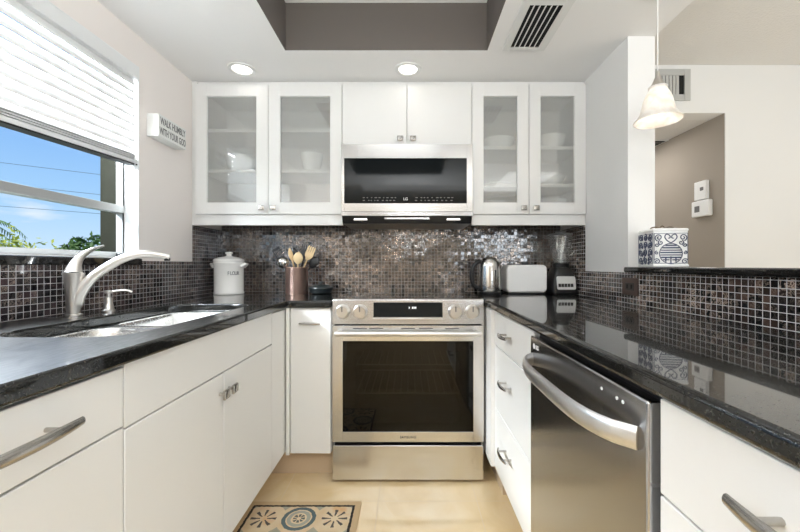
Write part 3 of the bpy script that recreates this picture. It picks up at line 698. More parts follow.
for (z0, z1) in ((.7205, .874), (.427, .7165), (TOE-.02, .423)):
    d = right_face(-.2, .5905, z0, z1, c5); handle(d, (FXR, .335, (z0+z1)/2+.012), (0, 1, 0), (-1, 0, 0), .20, r=.010)

# dishwasher
dw = thing('dishwasher', (.72, .9045, 0), 'stainless steel dishwasher with a bowed handle under the right worktop', 'dishwasher')
DY0, DY1 = .600, 1.174
MB().box((.425, DY0+.004, .10), (XRb, DY1-.004, .872)).build('body', 'black_plastic', dw)
dd_ = MB().box((.397, DY0, .12), (.4245, DY1, .864)).build('door', 'steel_dark', dw, bev=.004)
MB().box((.46, DY0+.002, 0), (.50, DY1-.002, .1195)).build('toe_kick', 'black_plastic', dw)
pts = []; rr = []
for i in range(21):
    t = -1+2*i/20; pts.append((.3975-.058*max(0, 1-t**4)**.75-.002, .889+t*.265, .792)); rr.append(.021)
hb = MB().tube(pts, rr, 12, flat=(.40, 1.0)).build('handle', 'satin', dd_, smooth=50)
lg = MB().lathe([(.0, -.0008), (.0085, -.0008), (.0085, .0005)], (.397, 1.140, .836), 18, axis='X').build('badge', 'letter_white', dd_)
text('LG', .019, (.3964, 1.112, .836), FACE_NX, 'letter_white', dd_)
for y in (.742, .688, .668):
    MB().lathe([(.0, -.0008), (.0035, -.0008), (.0035, .0005)], (.397, y, .838), 10, axis='X').build('button', 'letter_white', dd_)

# ------------------------------------------------------------------ range
RF = 1.81
rg = thing('kitchen_range', (0, 2.1, 0), 'stainless steel slide-in range with four knobs and dark oven window', 'range')
MB().box((-.377, 1.845, .05), (-.30, 2.45, .905)).box((.30, 1.845, .05), (.377, 2.45, .905)).box((-.30, 2.36, .05), (.30, 2.45, .905)).box((-.30, 1.845, .05), (.30, 2.36, .28)).box((-.30, 1.845, .74), (.30, 2.36, .905)).build('body', 'steel', rg)
MB().box((-.2985, 2.352, .281), (.2985, 2.3595, .739)).box((-.2995, 1.85, .281), (-.294, 2.35, .739)).box((.294, 1.85, .281), (.2995, 2.35, .739)).box((-.294, 1.85, .2805), (.294, 2.35, .286)).build('oven_cavity', 'oven_inside', rg)
for z in (.42, .57):
    mb = MB().tube([(-.29, 1.9, z), (.29, 1.9, z)], .0035, 6).tube([(-.29, 2.32, z), (.29, 2.32, z)], .0035, 6)
    for q in range(15):
        x = -.27+.54*q/14; mb.tube([(x, 1.895, z), (x, 2.325, z)], .002, 5)
    mb.build('oven_rack', 'nickel', rg)
MB().box((-.378, 1.846, .9055), (.378, 2.455, .919)).build('cooktop', 'display_glass', rg, bev=.002)
for x, y, r in ((-.2, 1.99, .09), (.2, 1.99, .10), (-.2, 2.26, .075), (.2, 2.26, .085)):
    MB().lathe([(r, 0), (r, .0004), (r-.002, .0004), (r-.002, 0)], (x, y, .919), 40, cap=False).build('burner_ring', 'letter_gray', rg)
cp = MB().loft([[(x, 1.846, .795), (x, RF-.002, .797), (x, RF+.006, .917), (x, RF+.012, .9215), (x, 1.846, .9215)] for x in (-.38, .38)]).build('control_panel', 'steel', rg, bev=.002, smooth=20)
def pz(z): return RF-.002+.008*(z-.797)/.12
MB().loft([[(x, pz(z)-.004, z) for x, z in ((-.173, .832), (.173, .832), (.173, .905), (-.173, .905))], [(x, pz(z)+.004, z) for x, z in ((-.173, .832), (.173, .832), (.173, .905), (-.173, .905))]]).build('display', 'display_glass', cp, bev=.001)
MB().box((-.176, RF-.012, .820), (.176, RF+.002, .829)).build('trim_lip', 'steel', cp, bev=.003)
dg = MB()
for x in (.004, .020, .028, .036): dg.box((x, pz(.875)-.0048, .874), (x+.005, pz(.875)-.0042, .884))
dg.build('clock_digits', 'display_digits', cp, smooth=0)['kind'] = 'stuff'
for x in (-.325, -.238, .235, .320):
    kb = MB().lathe([(.036, -.002), (.036, -.006), (.031, -.010), (.030, -.030), (.027, -.034), (.0, -.034)], (x, pz(.86), .860), 32, axis='Y').build('knob', 'nickel', cp, smooth=40)
    MB().box((x-.003, pz(.86)-.0355, .862), (x+.003, pz(.86)-.0335, .888)).build('pointer', 'letter_gray', kb)
WXo, Z0o, Z1o = .327, .258, .712
dr = MB().box((-.379, RF, .2075), (-WXo, 1.844, .789)).box((WXo, RF, .2075), (.379, 1.844, .789)).box((-WXo, RF, .2075), (WXo, 1.844, Z0o)).box((-WXo, RF, Z1o), (WXo, 1.844, .789)).build('oven_door', 'steel', rg, bev=.001)
MB().box((-WXo, RF+.003, Z0o), (WXo, RF+.008, Z1o)).build('oven_window', 'oven_glass', dr, smooth=0)
bz = MB().box((-WXo, RF+.010, Z0o), (-.26, RF+.02, Z1o)).box((.26, RF+.010, Z0o), (WXo, RF+.02, Z1o)).box((-.26, RF+.010, Z0o), (.26, RF+.02, .30)).box((-.26, RF+.010, .66), (.26, RF+.02, Z1o)).build('window_border', 'black_plastic', dr, smooth=0)
hd = MB().tube([(-.358, RF-.046, .757), (.358, RF-.046, .757)], .0125, 16, flat=(1, 1)).build('handle', 'satin', dr, smooth=50)
for x in (-.34, .34): MB().tube([(x, RF+.001, .757), (x, RF-.046, .757)], .010, 12).build('handle_post', 'steel', dr)
for x in (-.24, -.16, .0, .09, .22): MB().box((x-.035, RF-.0008, .774), (x+.035, RF+.001, .7775)).build('vent_slot', 'dark_void', dr, smooth=0)
text('SAMSUNG', .0165, (0, RF-.0004, .231), FRONT, 'letter_dark', dr, gap=1.1)
for z0, z1 in ((.19, .206), (.790, .7945)): MB().box((-.370, 1.836, z0), (.370, 1.8445, z1)).build('door_gap', 'dark_void', rg, smooth=0)
MB().box((-.378, RF+.002, .016), (.378, 1.844, .1885)).build('storage_drawer', 'steel', rg, bev=.003)
for x in (-.34, .34):
    for y in (1.87, 2.40): MB().lathe([(.018, 0), (.018, .01), (.010, .012), (.010, .05)], (x, y, .0005), 12).build('foot', 'black_plastic', rg)

# ------------------------------------------------------------------ microwave
MF = 2.088
mw = thing('microwave', (0, 2.28, 1.335), 'stainless steel microwave with dark glass door hung over the range', 'microwave')
MB().box((-.3785, MF+.03, 1.366), (.3785, YB-.012, 1.792)).build('body', 'black_plastic', mw)
GX0, GX1, GZ0, GZ1 = -.362, .345, 1.449, 1.709
fr_ = MB().box((-.3795, MF, 1.401), (GX0, MF+.03, 1.790)).box((GX1, MF, 1.401), (.3795, MF+.03, 1.790)).box((GX0, MF, 1.401), (GX1, MF+.03, GZ0)).box((GX0, MF, GZ1), (GX1, MF+.03, 1.790)).build('door', 'steel_mid', mw, bev=.001)
MB().box((GX0, MF+.003, GZ0), (GX1, MF+.028, GZ1)).build('door_glass', 'display_glass', fr_, bev=.001)
MB().box((-.3795, MF+.001, 1.377), (.3795, MF+.03, 1.4005)).build('lower_strip', 'steel_dark', mw, bev=.001)
MB().loft([[(x, MF+.004, 1.3765), (x, MF+.03, 1.335), (x, YB-.012, 1.335), (x, YB-.012, 1.3655), (x, MF+.035, 1.3655), (x, MF+.03, 1.3765)] for x in (-.376, .376)]).build('vent_hood', 'black_plastic', mw, smooth=20)
for x in (-.27, .27):
    MB().loft([[(x+s*(.035 if k == 0 else .04), y-.001, z) for s in (-1, 1)]+[(x+s*(.035 if k == 0 else .04), y+.002, z+.002) for s in (1, -1)] for k, (y, z) in enumerate(((MF+.011, 1.362), (MF+.016, 1.354)))]).build('hood_lamp', 'lamp_lens', mw, smooth=0)
MB().box((-.13, MF+.006, 1.358), (.13, MF+.02, 1.368)).build('vent_grille', 'steel_dark', mw)
mk = MB(); R = random.Random(9)
for row, z in enumerate((1.482, 1.466)):
    x = -.255
    while x < .26:
        wd = R.uniform(.006, .016)
        if not (-.055 < x < .035):
            mk.box((x, MF+.0018, z-.002), (x+wd, MF+.0032, z+.002))
        x += wd+R.uniform(.007, .020)
mk.build('key_marks', 'letter_gray', fr_, smooth=0)['kind'] = 'stuff'
text('LG', .022, (-.008, MF+.0026, 1.474), FRONT, 'letter_white', fr_)

mw.location.x -= .006

# ------------------------------------------------------------------ wall cabinets
def wall_cabinet(name, x0, x1, label, n_shelf_z, split, stile, glass=True, z0=1.391, z1=2.151, rail=True):
    root = thing(name, ((x0+x1)/2, 2.3, 1.327 if rail else z0), label, 'cabinet', 'white wall cabinets')
    t = .018; b = MB(); yb = YB-.0005 if not rail else YB-.0085; y0 = UD+.021
    b.box((x0, y0, z0), (x0+t, yb, z1)).box((x1-t, y0, z0), (x1, yb, z1)).box((x0+t, y0, z0), (x1-t, yb, z0+t)).box((x0+t, y0, z1-t), (x1-t, yb, z1)).box((x0+t, yb-.012, z0+t), (x1-t, yb, z1-t))
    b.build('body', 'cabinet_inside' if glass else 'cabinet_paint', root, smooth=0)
    MB().box((x0, y0+.006, z1+.0005), (x1, y0+.03, CEIL-.0005)).build('top_filler', 'cabinet_paint', root)
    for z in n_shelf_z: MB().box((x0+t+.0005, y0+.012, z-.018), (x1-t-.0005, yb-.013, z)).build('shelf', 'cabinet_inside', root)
    if rail: MB().box((x0, y0-.008, 1.3275), (x1, y0+.022, z0-.0005)).build('light_rail', 'cabinet_paint', root, bev=.001)
    for (a, b_, kx) in split:
        if glass:
            fr = MB().box((a, UD, z0), (a+stile, UD+.02, z1)).box((b_-stile, UD, z0), (b_, UD+.02, z1)).box((a+stile, UD, z0), (b_-stile, UD+.02, z0+.068)).box((a+stile, UD, z1-.070), (b_-stile, UD+.02, z1)).build('door', 'cabinet_paint', root, bev=.001)
            MB().box((a+stile-.003, UD+.012, z0+.065), (b_-stile+.003, UD+.016, z1-.067)).build('door_glass', 'frosted_glass', fr, smooth=0)
        else:
            fr = MB().box((a, UD, z0), (b_, UD+.02, z1)).build('door', 'cabinet_paint', root, bev=.0015)
        knob(fr, (kx, UD, z0+.034), (0, -1, 0), w=.034)
    return root
wall_cabinet('wall_cabinet', -1.246, -.386, 'white wall cabinet with two wide frosted glass doors left of the microwave', (1.66, 1.90), ((-1.246, -.8195, -.850), (-.8165, -.388, -.783)), .068)
wall_cabinet('wall_cabinet', -.384, .372, 'white wall cabinet with two plain doors above the microwave', (), ((-.384, -.0075, -.046), (-.0045, .372, .030)), .068, glass=False, z0=1.7935, rail=False)
wall_cabinet('wall_cabinet', .374, 1.043, 'white wall cabinet with two narrow frosted glass doors right of the microwave', (1.575, 1.797), ((.376, .7065, .672), (.7095, 1.041, .745)), .066)
MB_f = MB().box((XL, UD+.021, 1.3275), (-1.2465, UD+.04, CEIL)).build('trim_3', 'cabinet_paint'); struct(MB_f)

# dishes behind the frosted doors
def dish(name, x, y, z, prof, label, cat, group=None):
    return tag(MB().lathe(prof, (x, y, z+.0005), 28).build(name, 'ceramic_dish', smooth=40), label, cat, group)
def bowl_prof(r, h): return [(0, 0), (r*.5, 0), (r*.55, .004), (r*.85, h*.5), (r, h), (r-.004, h), (r*.8, h*.5), (r*.5, .01), (0, .009)]
def plates(n, r):
    p = [(0, 0), (r*.6, 0)]
    for i in range(n): p += [(r*.65, .006*i+.002), (r, .006*i+.014), (r, .006*i+.017)]
    return p+[(r*.65, .006*n+.004), (0, .006*n+.004)]
S0 = 1.409
dish('serving_bowl', .885, 2.255, 1.797, bowl_prof(.095, .085), 'large white bowl on the upper shelf behind the rightmost frosted door', 'bowl', 'white bowls in the cabinet')
dish('serving_bowl', .56, 2.255, 1.797, bowl_prof(.10, .07), 'white bowl on the upper shelf behind the frosted door next to the microwave', 'bowl', 'white bowls in the cabinet')
dish('serving_bowl', .88, 2.255, 1.575, bowl_prof(.092, .06), 'white bowl on the middle shelf behind the rightmost frosted door', 'bowl', 'white bowls in the cabinet')
dish('plate', .545, 2.255, 1.575, plates(1, .10), 'white plate on the middle shelf behind the frosted door next to the microwave', 'plate')
dish('serving_bowl', .88, 2.26, S0, bowl_prof(.105, .085), 'white bowl at the bottom behind the rightmost frosted door', 'bowl', 'white bowls in the cabinet')
dish('serving_bowl', .53, 2.26, S0, bowl_prof(.085, .075), 'white bowl at the bottom behind the frosted door next to the microwave', 'bowl', 'white bowls in the cabinet')
dish('serving_bowl', -.60, 2.26, 1.66, bowl_prof(.07, .12), 'deep white bowl on the middle shelf behind the frosted door left of the microwave', 'bowl', 'white bowls in the cabinet')
dish('serving_bowl', -1.04, 2.26, 1.66, bowl_prof(.10, .10), 'white bowl on the middle shelf behind the leftmost frosted door', 'bowl', 'white bowls in the cabinet')

# ------------------------------------------------------------------ ceiling fixtures
for x, lb in ((-.919, 'round white recessed ceiling light above the left wall cabinet'), (0.0, 'round white recessed ceiling light above the microwave')):
    t = thing('recessed_light', (x, 2.004, CEIL), lb, 'light', 'recessed ceiling lights')
    MB().lathe([(.074, -.0005), (.072, -.006), (.058, -.008), (.052, -.004), (.052, -.0005)], (x, 2.004, CEIL), 36, cap=False).build('trim_ring', 'white_metal', t, smooth=50)
    MB().lathe([(0, -.0045), (.03, -.0042), (.051, -.0035), (.051, -.001), (0, -.001)], (x, 2.004, CEIL), 36).build('lens', 'lamp_lens', t, smooth=50)
vt = thing('ceiling_vent', (.578, 1.65, CEIL), 'white louvred air vent in the kitchen ceiling right of the tray', 'vent', 'air vents')
VX0, VX1, VY0, VY1, b_ = .472, .684, 1.468, 1.823, .036
MB().box((VX0, VY0, CEIL-.008), (VX0+b_, VY1, CEIL-.0005)).box((VX1-b_, VY0, CEIL-.008), (VX1, VY1, CEIL-.0005)).box((VX0+b_, VY0, CEIL-.008), (VX1-b_, VY0+b_, CEIL-.0005)).box((VX0+b_, VY1-b_*.7, CEIL-.008), (VX1-b_, VY1, CEIL-.0005)).build('frame', 'white_metal', vt, bev=.002)
MB().box((VX0+b_, VY0+b_, CEIL-.002), (VX1-b_, VY1-b_*.7, CEIL-.0006)).build('duct_opening', 'dark_void', vt, smooth=0)
for i in range(6):
    x = VX0+b_+.012+i*.0245
    MB().loft([[(x, y, CEIL-.012), (x+.004, y, CEIL-.0125), (x+.011, y, CEIL-.003), (x+.0075, y, CEIL-.0025)] for y in (VY0+b_+.001, VY1-b_*.7-.001)]).build('louver', 'white_metal', vt, smooth=0)
wv = thing('wall_vent', (1.79, 2.495, 1.20+1.01), 'grey framed air vent high on the dining wall behind the pendant lamp', 'vent', 'air vents')
VZ0, VZ1 = 2.226, 2.443
wv.location = (1.79, 2.5, VZ0); ORG[wv.name] = (1.79, 2.5, VZ0)
A0, A1 = 1.66, 1.945; q = .042; yv = 2.4995
MB().box((A0, yv-.01, VZ0), (A0+q, yv, VZ1)).box((A1-q, yv-.01, VZ0), (A1, yv, VZ1)).box((A0+q, yv-.01, VZ0), (A1-q, yv, VZ0+q)).box((A0+q, yv-.01, VZ1-q), (A1-q, yv, VZ1)).build('frame', 'vent_grey', wv, bev=.002)
MB().box((A0+q, yv-.002, VZ0+q), (A1-q, yv, VZ1-q)).build('duct_opening', 'dark_void', wv, smooth=0)
for i in range(7):
    x = A0+q+.004+i*.0235
    MB().box((x, yv-.007, VZ0+q+.001), (x+.019, yv-.004, VZ1-q-.001)).build('louver', 'vent_grey', wv, smooth=0)
hv = thing('hall_vent', (2.05, 3.13, HZ), 'dark slot of an air vent in the hall ceiling over the taupe wall', 'vent', 'air vents')
MB().box((1.90, 3.03, HZ-.006), (2.185, 3.20, HZ-.0005)).build('frame', 'white_metal', hv)
for i in range(4): MB().box((1.92, 3.045+i*.036, HZ-.008), (2.165, 3.07+i*.036, HZ-.006)).build('slot', 'dark_void', hv, smooth=0)
# living-room lamp seen in reflections
dl = thing('dome_light', (-.15, -1.3, HI), 'flush dome light on the living room ceiling', 'light')
MB().lathe([(.16, -.0005), (.16, -.03), (.15, -.035)], (-.15, -1.3, HI), 32).build('base', 'white_metal', dl)
MB().lathe([(.15, -.036), (.13, -.07), (.08, -.10), (0, -.11)], (-.15, -1.3, HI), 32).build('lamp_shade', 'lamp_lens', dl)

# pendant
PX, PY = .966, 1.40
pd = thing('pendant_lamp', (PX, PY, 1.62), 'bell shaped marbled glass pendant lamp hanging over the bar ledge', 'lamp')
MB().tube([(PX, PY, 1.84), (PX, PY, CEIL-.02)], .0018, 8).build('cord', 'white_plastic', pd)
MB().lathe([(.055, -.0005), (.055, -.014), (.03, -.022), (0, -.023)], (PX, PY, CEIL), 28).build('canopy', 'nickel', pd, smooth=40)
K = .84; ZT = 1.782
def pz_(z): return ZT+(z-.160)*K
MB().lathe([(.0, ZT+.062), (.005, ZT+.060), (.009, ZT+.038), (.020, ZT+.010), (.031, ZT-.002), (.031, ZT-.008), (.0, ZT-.008)], (PX, PY, 0), 24).build('cap', 'nickel', pd, smooth=40)
prof = [(.032, .160), (.039, .157), (.036, .148), (.039, .140), (.050, .118), (.058, .095), (.064, .068), (.071, .042), (.082, .020), (.097, .004), (.098, .0)]
prof = [(r*K, pz_(z)) for r, z in prof]
MB().lathe(prof+[(r-.004, z+.001) for r, z in prof[::-1]], (PX, PY, 0), 40, cap=False).build('lamp_shade', 'shade_glass', pd, smooth=60)
MB().lathe([(0, 1.672), (.014, 1.677), (.021, 1.695), (.019, 1.712), (.011, 1.74), (.011, 1.774), (0, 1.774)], (PX, PY, 0), 16).build('bulb', 'lamp_lens', pd, smooth=60)

# ------------------------------------------------------------------ wall things
sg = thing('sign_block', (-1.24, 1.871, 1.726), 'white wooden block sign with two lines of grey capitals on the left wall', 'sign')
MB().box((XL+.0008, 1.764, 1.722), (-1.214, 1.980, 1.832)).build('block', 'sign_white', sg, bev=.002)
lt = MB()
text('WALK HUMBLY', .050, (-1.2138, 1.873, 1.801), FACE_PX, 'letter_gray', sg, sx=.56, bold=.0006, into=lt)
text('WITH YOUR GOD', .050, (-1.2138, 1.873, 1.751), FACE_PX, 'letter_gray', sg, sx=.50, bold=.0006, into=lt)
lt.build('lettering', 'letter_gray', sg, smooth=0)
ot = thing('wall_outlet', (1.034, 1.682, .945), 'dark brown outlet plate on the mosaic under the bar ledge', 'outlet')
ox = XR-.008
pt = MB().box((ox-.006, 1.622, .952), (ox-.0003, 1.742, 1.033)).build('plate', 'outlet_brown', ot, bev=.002)
rc = MB().box((ox-.008, 1.650, .975), (ox-.006, 1.714, 1.010)).build('receptacle', 'outlet_dark', ot, bev=.001)
for y in (1.666, 1.698): MB().box((ox-.0085, y-.006, .983), (ox-.008, y+.006, 1.002)).build('socket_slot', 'dark_void', rc, smooth=0)
tw = HX1-.0062
th1 = thing('thermostat', (tw, 2.72, 1.57), 'narrow white box on the taupe hall wall, just above the wider one', 'thermostat', 'wall controls')
MB().box((tw-.03, 2.620, 1.575), (tw-.0008, 2.727, 1.712)).build('case', 'white_plastic', th1, bev=.005)
MB().box((tw-.0315, 2.640, 1.64), (tw-.030, 2.670, 1.665)).build('button', 'letter_gray', th1)
th2 = thing('thermostat', (tw, 2.70, 1.44), 'wider white box with a small grey screen, lower one on the taupe hall wall', 'thermostat', 'wall controls')
MB().box((tw-.036, 2.590, 1.45), (tw-.0008, 2.745, 1.568)).build('case', 'white_plastic', th2, bev=.007)
MB().box((tw-.0375, 2.668, 1.485), (tw-.036, 2.713, 1.53)).build('screen', 'letter_gray', th2)

# ------------------------------------------------------------------ worktop items, left
cn = thing('flour_canister', (-1.105, 2.235, CT), 'white lidded stoneware crock lettered FLOUR in the left corner', 'canister')
zc = CT+.0005
MB().lathe([(0, 0), (.084, 0), (.087, .004), (.087, .012), (.084, .016), (.084, .178), (.088, .186), (.088, .196), (.085, .2), (0, .2)], (-1.105, 2.235, zc), 48).build('crock', 'ceramic_white', cn, smooth=40)
ld = MB().lathe([(.087, .2005), (.089, .205), (.086, .214), (.06, .226), (.024, .231), (.015, .236), (.014, .243), (.022, .250), (.022, .256), (.012, .261), (0, .262)], (-1.105, 2.235, zc), 48).build('lid', 'ceramic_white', cn, smooth=40)
for s in (-1, 1):
    MB().tube([(-1.105+s*.084, 2.235-.028, zc+.168), (-1.105+s*.104, 2.235-.012, zc+.184), (-1.105+s*.106, 2.235+.012, zc+.184), (-1.105+s*.084, 2.235+.028, zc+.168)], .009, 10).build('handle', 'ceramic_white', cn, smooth=50)
# lettering follows the round wall of the crock
R0 = .0845
lt = MB()
for i, ch in enumerate('FLOUR'):
    a = math.radians(-47+9.5*(i-2))
    px, py = -1.105+R0*math.cos(a), 2.235+R0*math.sin(a)
    text(ch, .031, (px, py, zc+.128), (PI/2, 0, a+PI/2), 'letter_gray', cn, sx=.72, bold=.0004, into=lt)
lt.build('lettering', 'letter_gray', cn, smooth=0)
ck = thing('utensil_crock', (-.684, 2.23, CT), 'copper utensil crock full of spoons in the back left corner', 'utensil holder')
cx, cy = -.684, 2.23
MB().lathe([(0, 0), (.066, 0), (.068, .003), (.068, .160), (.070, .163), (.068, .166), (.064, .163), (.064, .006), (0, .005)], (cx, cy, zc), 40).build('cup', 'copper', ck, smooth=40)
def utensil(name, mat, foot, tip, label, head):
    """handle from inside the crock to the head; head is a function adding shapes in a frame at the tip"""
    f, t = Vector((cx+foot[0], cy+foot[1], zc+.012)), Vector((cx+tip[0], cy+tip[1], zc+tip[2]))
    o = thing(name, tuple(f), label, 'utensil', 'utensils in the copper crock')
    d = (t-f).normalized()
    MB().tube([f, f.lerp(t, .5), t], [.0055, .005, .0045], 10).build('handle', mat, o)
    side = d.cross(Vector((0, 1, 0))).normalized(); nrm = side.cross(d).normalized()
    M4 = Matrix((( *side, 0), (*nrm, 0), (*d, 0), (0, 0, 0, 1))).transposed(); M4.translation = t
    mb = MB(); head(mb); mb.xform(M4); mb.build('head', mat, o, smooth=50)
def h_oval(w_, l, th):
    def f(mb):
        lo = []
        for i in range(13):
            t = i/12; ww = max(.002, w_*math.sin(PI*min(1, t*.97+.03))**.6)
            lo.append([(ww*math.cos(2*PI*k/16), th*math.sin(2*PI*k/16)-.006*math.sin(PI*t), -.004+l*t) for k in range(16)])
        mb.loft(lo)
    return f
def h_fork(w_, l):
    def f(mb):
        mb.loft([[(x*k, y, z) for x, y in ((-1, -.003), (1, -.003), (1, .003), (-1, .003))] for z, k in ((-.004, .006), (l*.25, w_*.9), (l*.5, w_))])
        for q in (-.75, -.25, .25, .75):
            mb.loft([[(q*w_+a*k, b, z) for a, b in ((-1, -.003), (1, -.003), (1, .003), (-1, .003))] for z, k in ((l*.499, .2*w_), (l*.8, .17*w_), (l, .12*w_))])
    return f
def h_paddle(w_, l, slots=True):
    def f(mb):
        hs = [[(-w_*.55+i*w_*.37-.003, l*.35), (-w_*.55+i*w_*.37+.003, l*.35), (-w_*.55+i*w_*.37+.003, l*.85), (-w_*.55+i*w_*.37-.003, l*.85)][::-1] for i in range(4)] if slots else []
        sub = MB().prism([(-.006, -.004), (.006, -.004), (w_*.9, l*.25), (w_, l), (-w_, l), (-w_*.9, l*.25)], -.0015, .0015, hs)
        mb.add([(x, z, y) for x, y, z in sub.v], sub.f)
    return f
def h_ladle(r):
    def f(mb):
        pr = [(r*math.sin(a), -r*math.cos(a)) for a in [PI/2*i/8 for i in range(9)]]
        sub = MB().lathe(pr+[(x*.93, z*.93+.001) for x, z in pr[::-1]], (0, -r*.8, r*.2), 20, cap=False)
        sub.xform(Matrix.Rotation(math.radians(-50), 4, 'X')); mb.add(sub.v, sub.f)
    return f
utensil('wooden_spoon', 'wood_pale', (.0, -.02), (.022, -.052, .188), 'pale wooden spoon with an oval head at the front of the copper crock', h_oval(.030, .075, .006))
utensil('wooden_fork', 'wood_pale', (-.02, .0), (.066, -.012, .212), 'pale wooden fork with four tines standing right in the copper crock', h_fork(.026, .085))
utensil('wooden_spatula', 'wood_spoon', (.01, .02), (-.026, -.006, .205), 'narrow wooden spatula standing left in the copper crock', h_oval(.014, .085, .005))
utensil('slotted_turner', 'black_plastic', (.03, .01), (-.085, .005, .200), 'black slotted turner leaning out left of the copper crock', h_paddle(.026, .095))
utensil('serving_spoon', 'black_plastic', (-.03, -.01), (.082, .004, .165), 'black serving spoon leaning out right of the copper crock', h_oval(.030, .085, .008))
utensil('steel_ladle', 'chrome', (.03, -.02), (-.058, -.03, .172), 'shiny steel ladle hooked over the left rim of the copper crock', h_ladle(.036))
utensil('cooking_spoon', 'black_plastic', (.02, .03), (-.022, .035, .215), 'black cooking spoon standing at the back of the copper crock', h_oval(.028, .08, .007))
utensil('pasta_server', 'black_plastic', (-.01, .03), (.03, .045, .240), 'black pronged server standing tallest at the back of the copper crock', h_fork(.026, .07))
pn_ = thing('lidded_pan', (-.545, 2.27, CT), 'small dark lidded pan beside the copper crock', 'pan')
MB().lathe([(0, 0), (.055, 0), (.066, .006), (.074, .030), (.076, .034), (.0, .034)], (-.545, 2.27, zc), 36).build('pan', 'dark_pan', pn_, smooth=40)
MB().lathe([(.077, .0345), (.075, .040), (.05, .050), (.02, .055), (.008, .057), (.008, .064), (.017, .068), (.014, .075), (0, .076)], (-.545, 2.27, zc), 36).build('lid', 'dark_pan', pn_, smooth=40)

# ------------------------------------------------------------------ worktop items, right
kt = thing('electric_kettle', (.487, 2.205, CT), 'brushed steel electric kettle with a black handle next to the range', 'kettle')
kx, ky = .495, 2.205
MB().lathe([(0, 0), (.070, 0), (.072, .004), (.072, .016), (.066, .020), (0, .020)], (kx, ky, zc), 40).build('base', 'black_plastic', kt, smooth=40)
MB().lathe([(.0665, .0205), (.068, .024), (.0675, .06), (.065, .12), (.060, .175), (.057, .196), (.052, .203), (0, .203)], (kx, ky, zc), 44).build('jug', 'steel_kettle', kt, smooth=40)
MB().lathe([(.051, .2035), (.048, .212), (.036, .222), (.018, .225), (.014, .231), (0, .232)], (kx, ky, zc), 36).build('lid', 'steel_kettle', kt, smooth=40)
MB().tube(cr([(kx-.052, ky-.004, zc+.198), (kx-.076, ky-.010, zc+.195), (kx-.104, ky-.014, zc+.16), (kx-.110, ky-.015, zc+.11), (kx-.098, ky-.012, zc+.058), (kx-.068, ky-.006, zc+.038)], 5), .0095, 12, flat=(1.3, .9), up=(0, 1, 0)).build('handle', 'black_plastic', kt, smooth=60)
MB().loft([[(kx+.050, ky-.022, zc+.165), (kx+.050, ky+.022, zc+.165), (kx+.050, ky+.022, zc+.198), (kx+.050, ky-.022, zc+.198)], [(kx+.074, ky-.006, zc+.190), (kx+.074, ky+.006, zc+.190), (kx+.076, ky+.009, zc+.199), (kx+.076, ky-.009, zc+.199)]]).build('spout', 'steel_kettle', kt, bev=.002)
MB().box((kx+.020, ky-.0625, zc+.085), (kx+.028, ky-.052, zc+.15)).build('level_window', 'black_plastic', kt, bev=.002)

ts = thing('toaster', (.733, 2.315, CT), 'white rounded two slot toaster between the kettle and the blender', 'toaster')
TX, TY = .733, 2.225
lo = []
for (y, ins) in ((0, .010), (.004, .003), (.012, 0), (.150, 0), (.158, .003), (.162, .010)):
    lo.append([(TX+x, TY+y, zc+.008+z) for x, z in rrect(-.125+ins, ins, .125-ins, .172-ins, .028, 6)])
MB().loft(lo).build('shell', 'white_plastic', ts, smooth=40)
MB().box((TX-.116, TY+.008, zc), (TX+.116, TY+.155, zc+.0075)).build('base', 'black_plastic', ts, bev=.003)
MB().loft([[(TX+x, TY+y, zc+.008+z) for x, z in rrect(-.112, .012, .112, .160, .02, 6)] for y in (-.0012, .003)]).build('front_plate', 'white_plastic', ts, smooth=40)
for y in (.05, .105): MB().box((TX-.09, TY+y-.013, zc+.1795), (TX+.09, TY+y+.013, zc+.1812)).build('slot', 'dark_void', ts, smooth=0)
MB().box((TX-.012, TY+.060, zc+.1805), (TX+.03, TY+.085, zc+.20)).build('lever', 'black_plastic', ts, bev=.004)

bd = thing('blender', (.955, 2.26, CT), 'black countertop blender with a ribbed glass jar in the right corner', 'blender')
bx, by = .955, 2.265
def sq(hw, hd, z, r=.018): return [(bx+x, by+y, zc+z) for x, y in rrect(-hw, -hd, hw, hd, r, 5)]
bs = MB().loft([sq(.074, .074, 0), sq(.077, .077, .006), sq(.076, .076, .05), sq(.062, .062, .125), sq(.055, .055, .155, .03), sq(.050, .050, .165, .04)]).build('base', 'black_plastic', bd, smooth=40)
def fy(z): return by-(.076-.014*(max(z, .05)-.05)/.075)-.001
pnl = MB().loft([[(bx+x+.006, fy(.03+z)+dy, zc+.030+z) for x, z in rrect(-.060, .0, .052, .080, .010, 4)] for dy in (-.007, .006)]).build('control_plate', 'white_metal', bd, smooth=30)
for i in range(5):
    x = bx-.040+.0185*i
    MB().loft([[(x+a, fy(.056+z)-.0095+dy, zc+.046+z) for a, z in ((-.0075, 0), (.0075, 0), (.0075, .020), (-.0075, .020))] for dy in (0, .006)]).build('button', 'black_plastic', pnl)
MB().lathe([(.048, .1655), (.050, .170), (.050, .186), (.046, .190), (0, .190)], (bx, by, zc), 28).build('collar', 'black_plastic', bd, smooth=40)
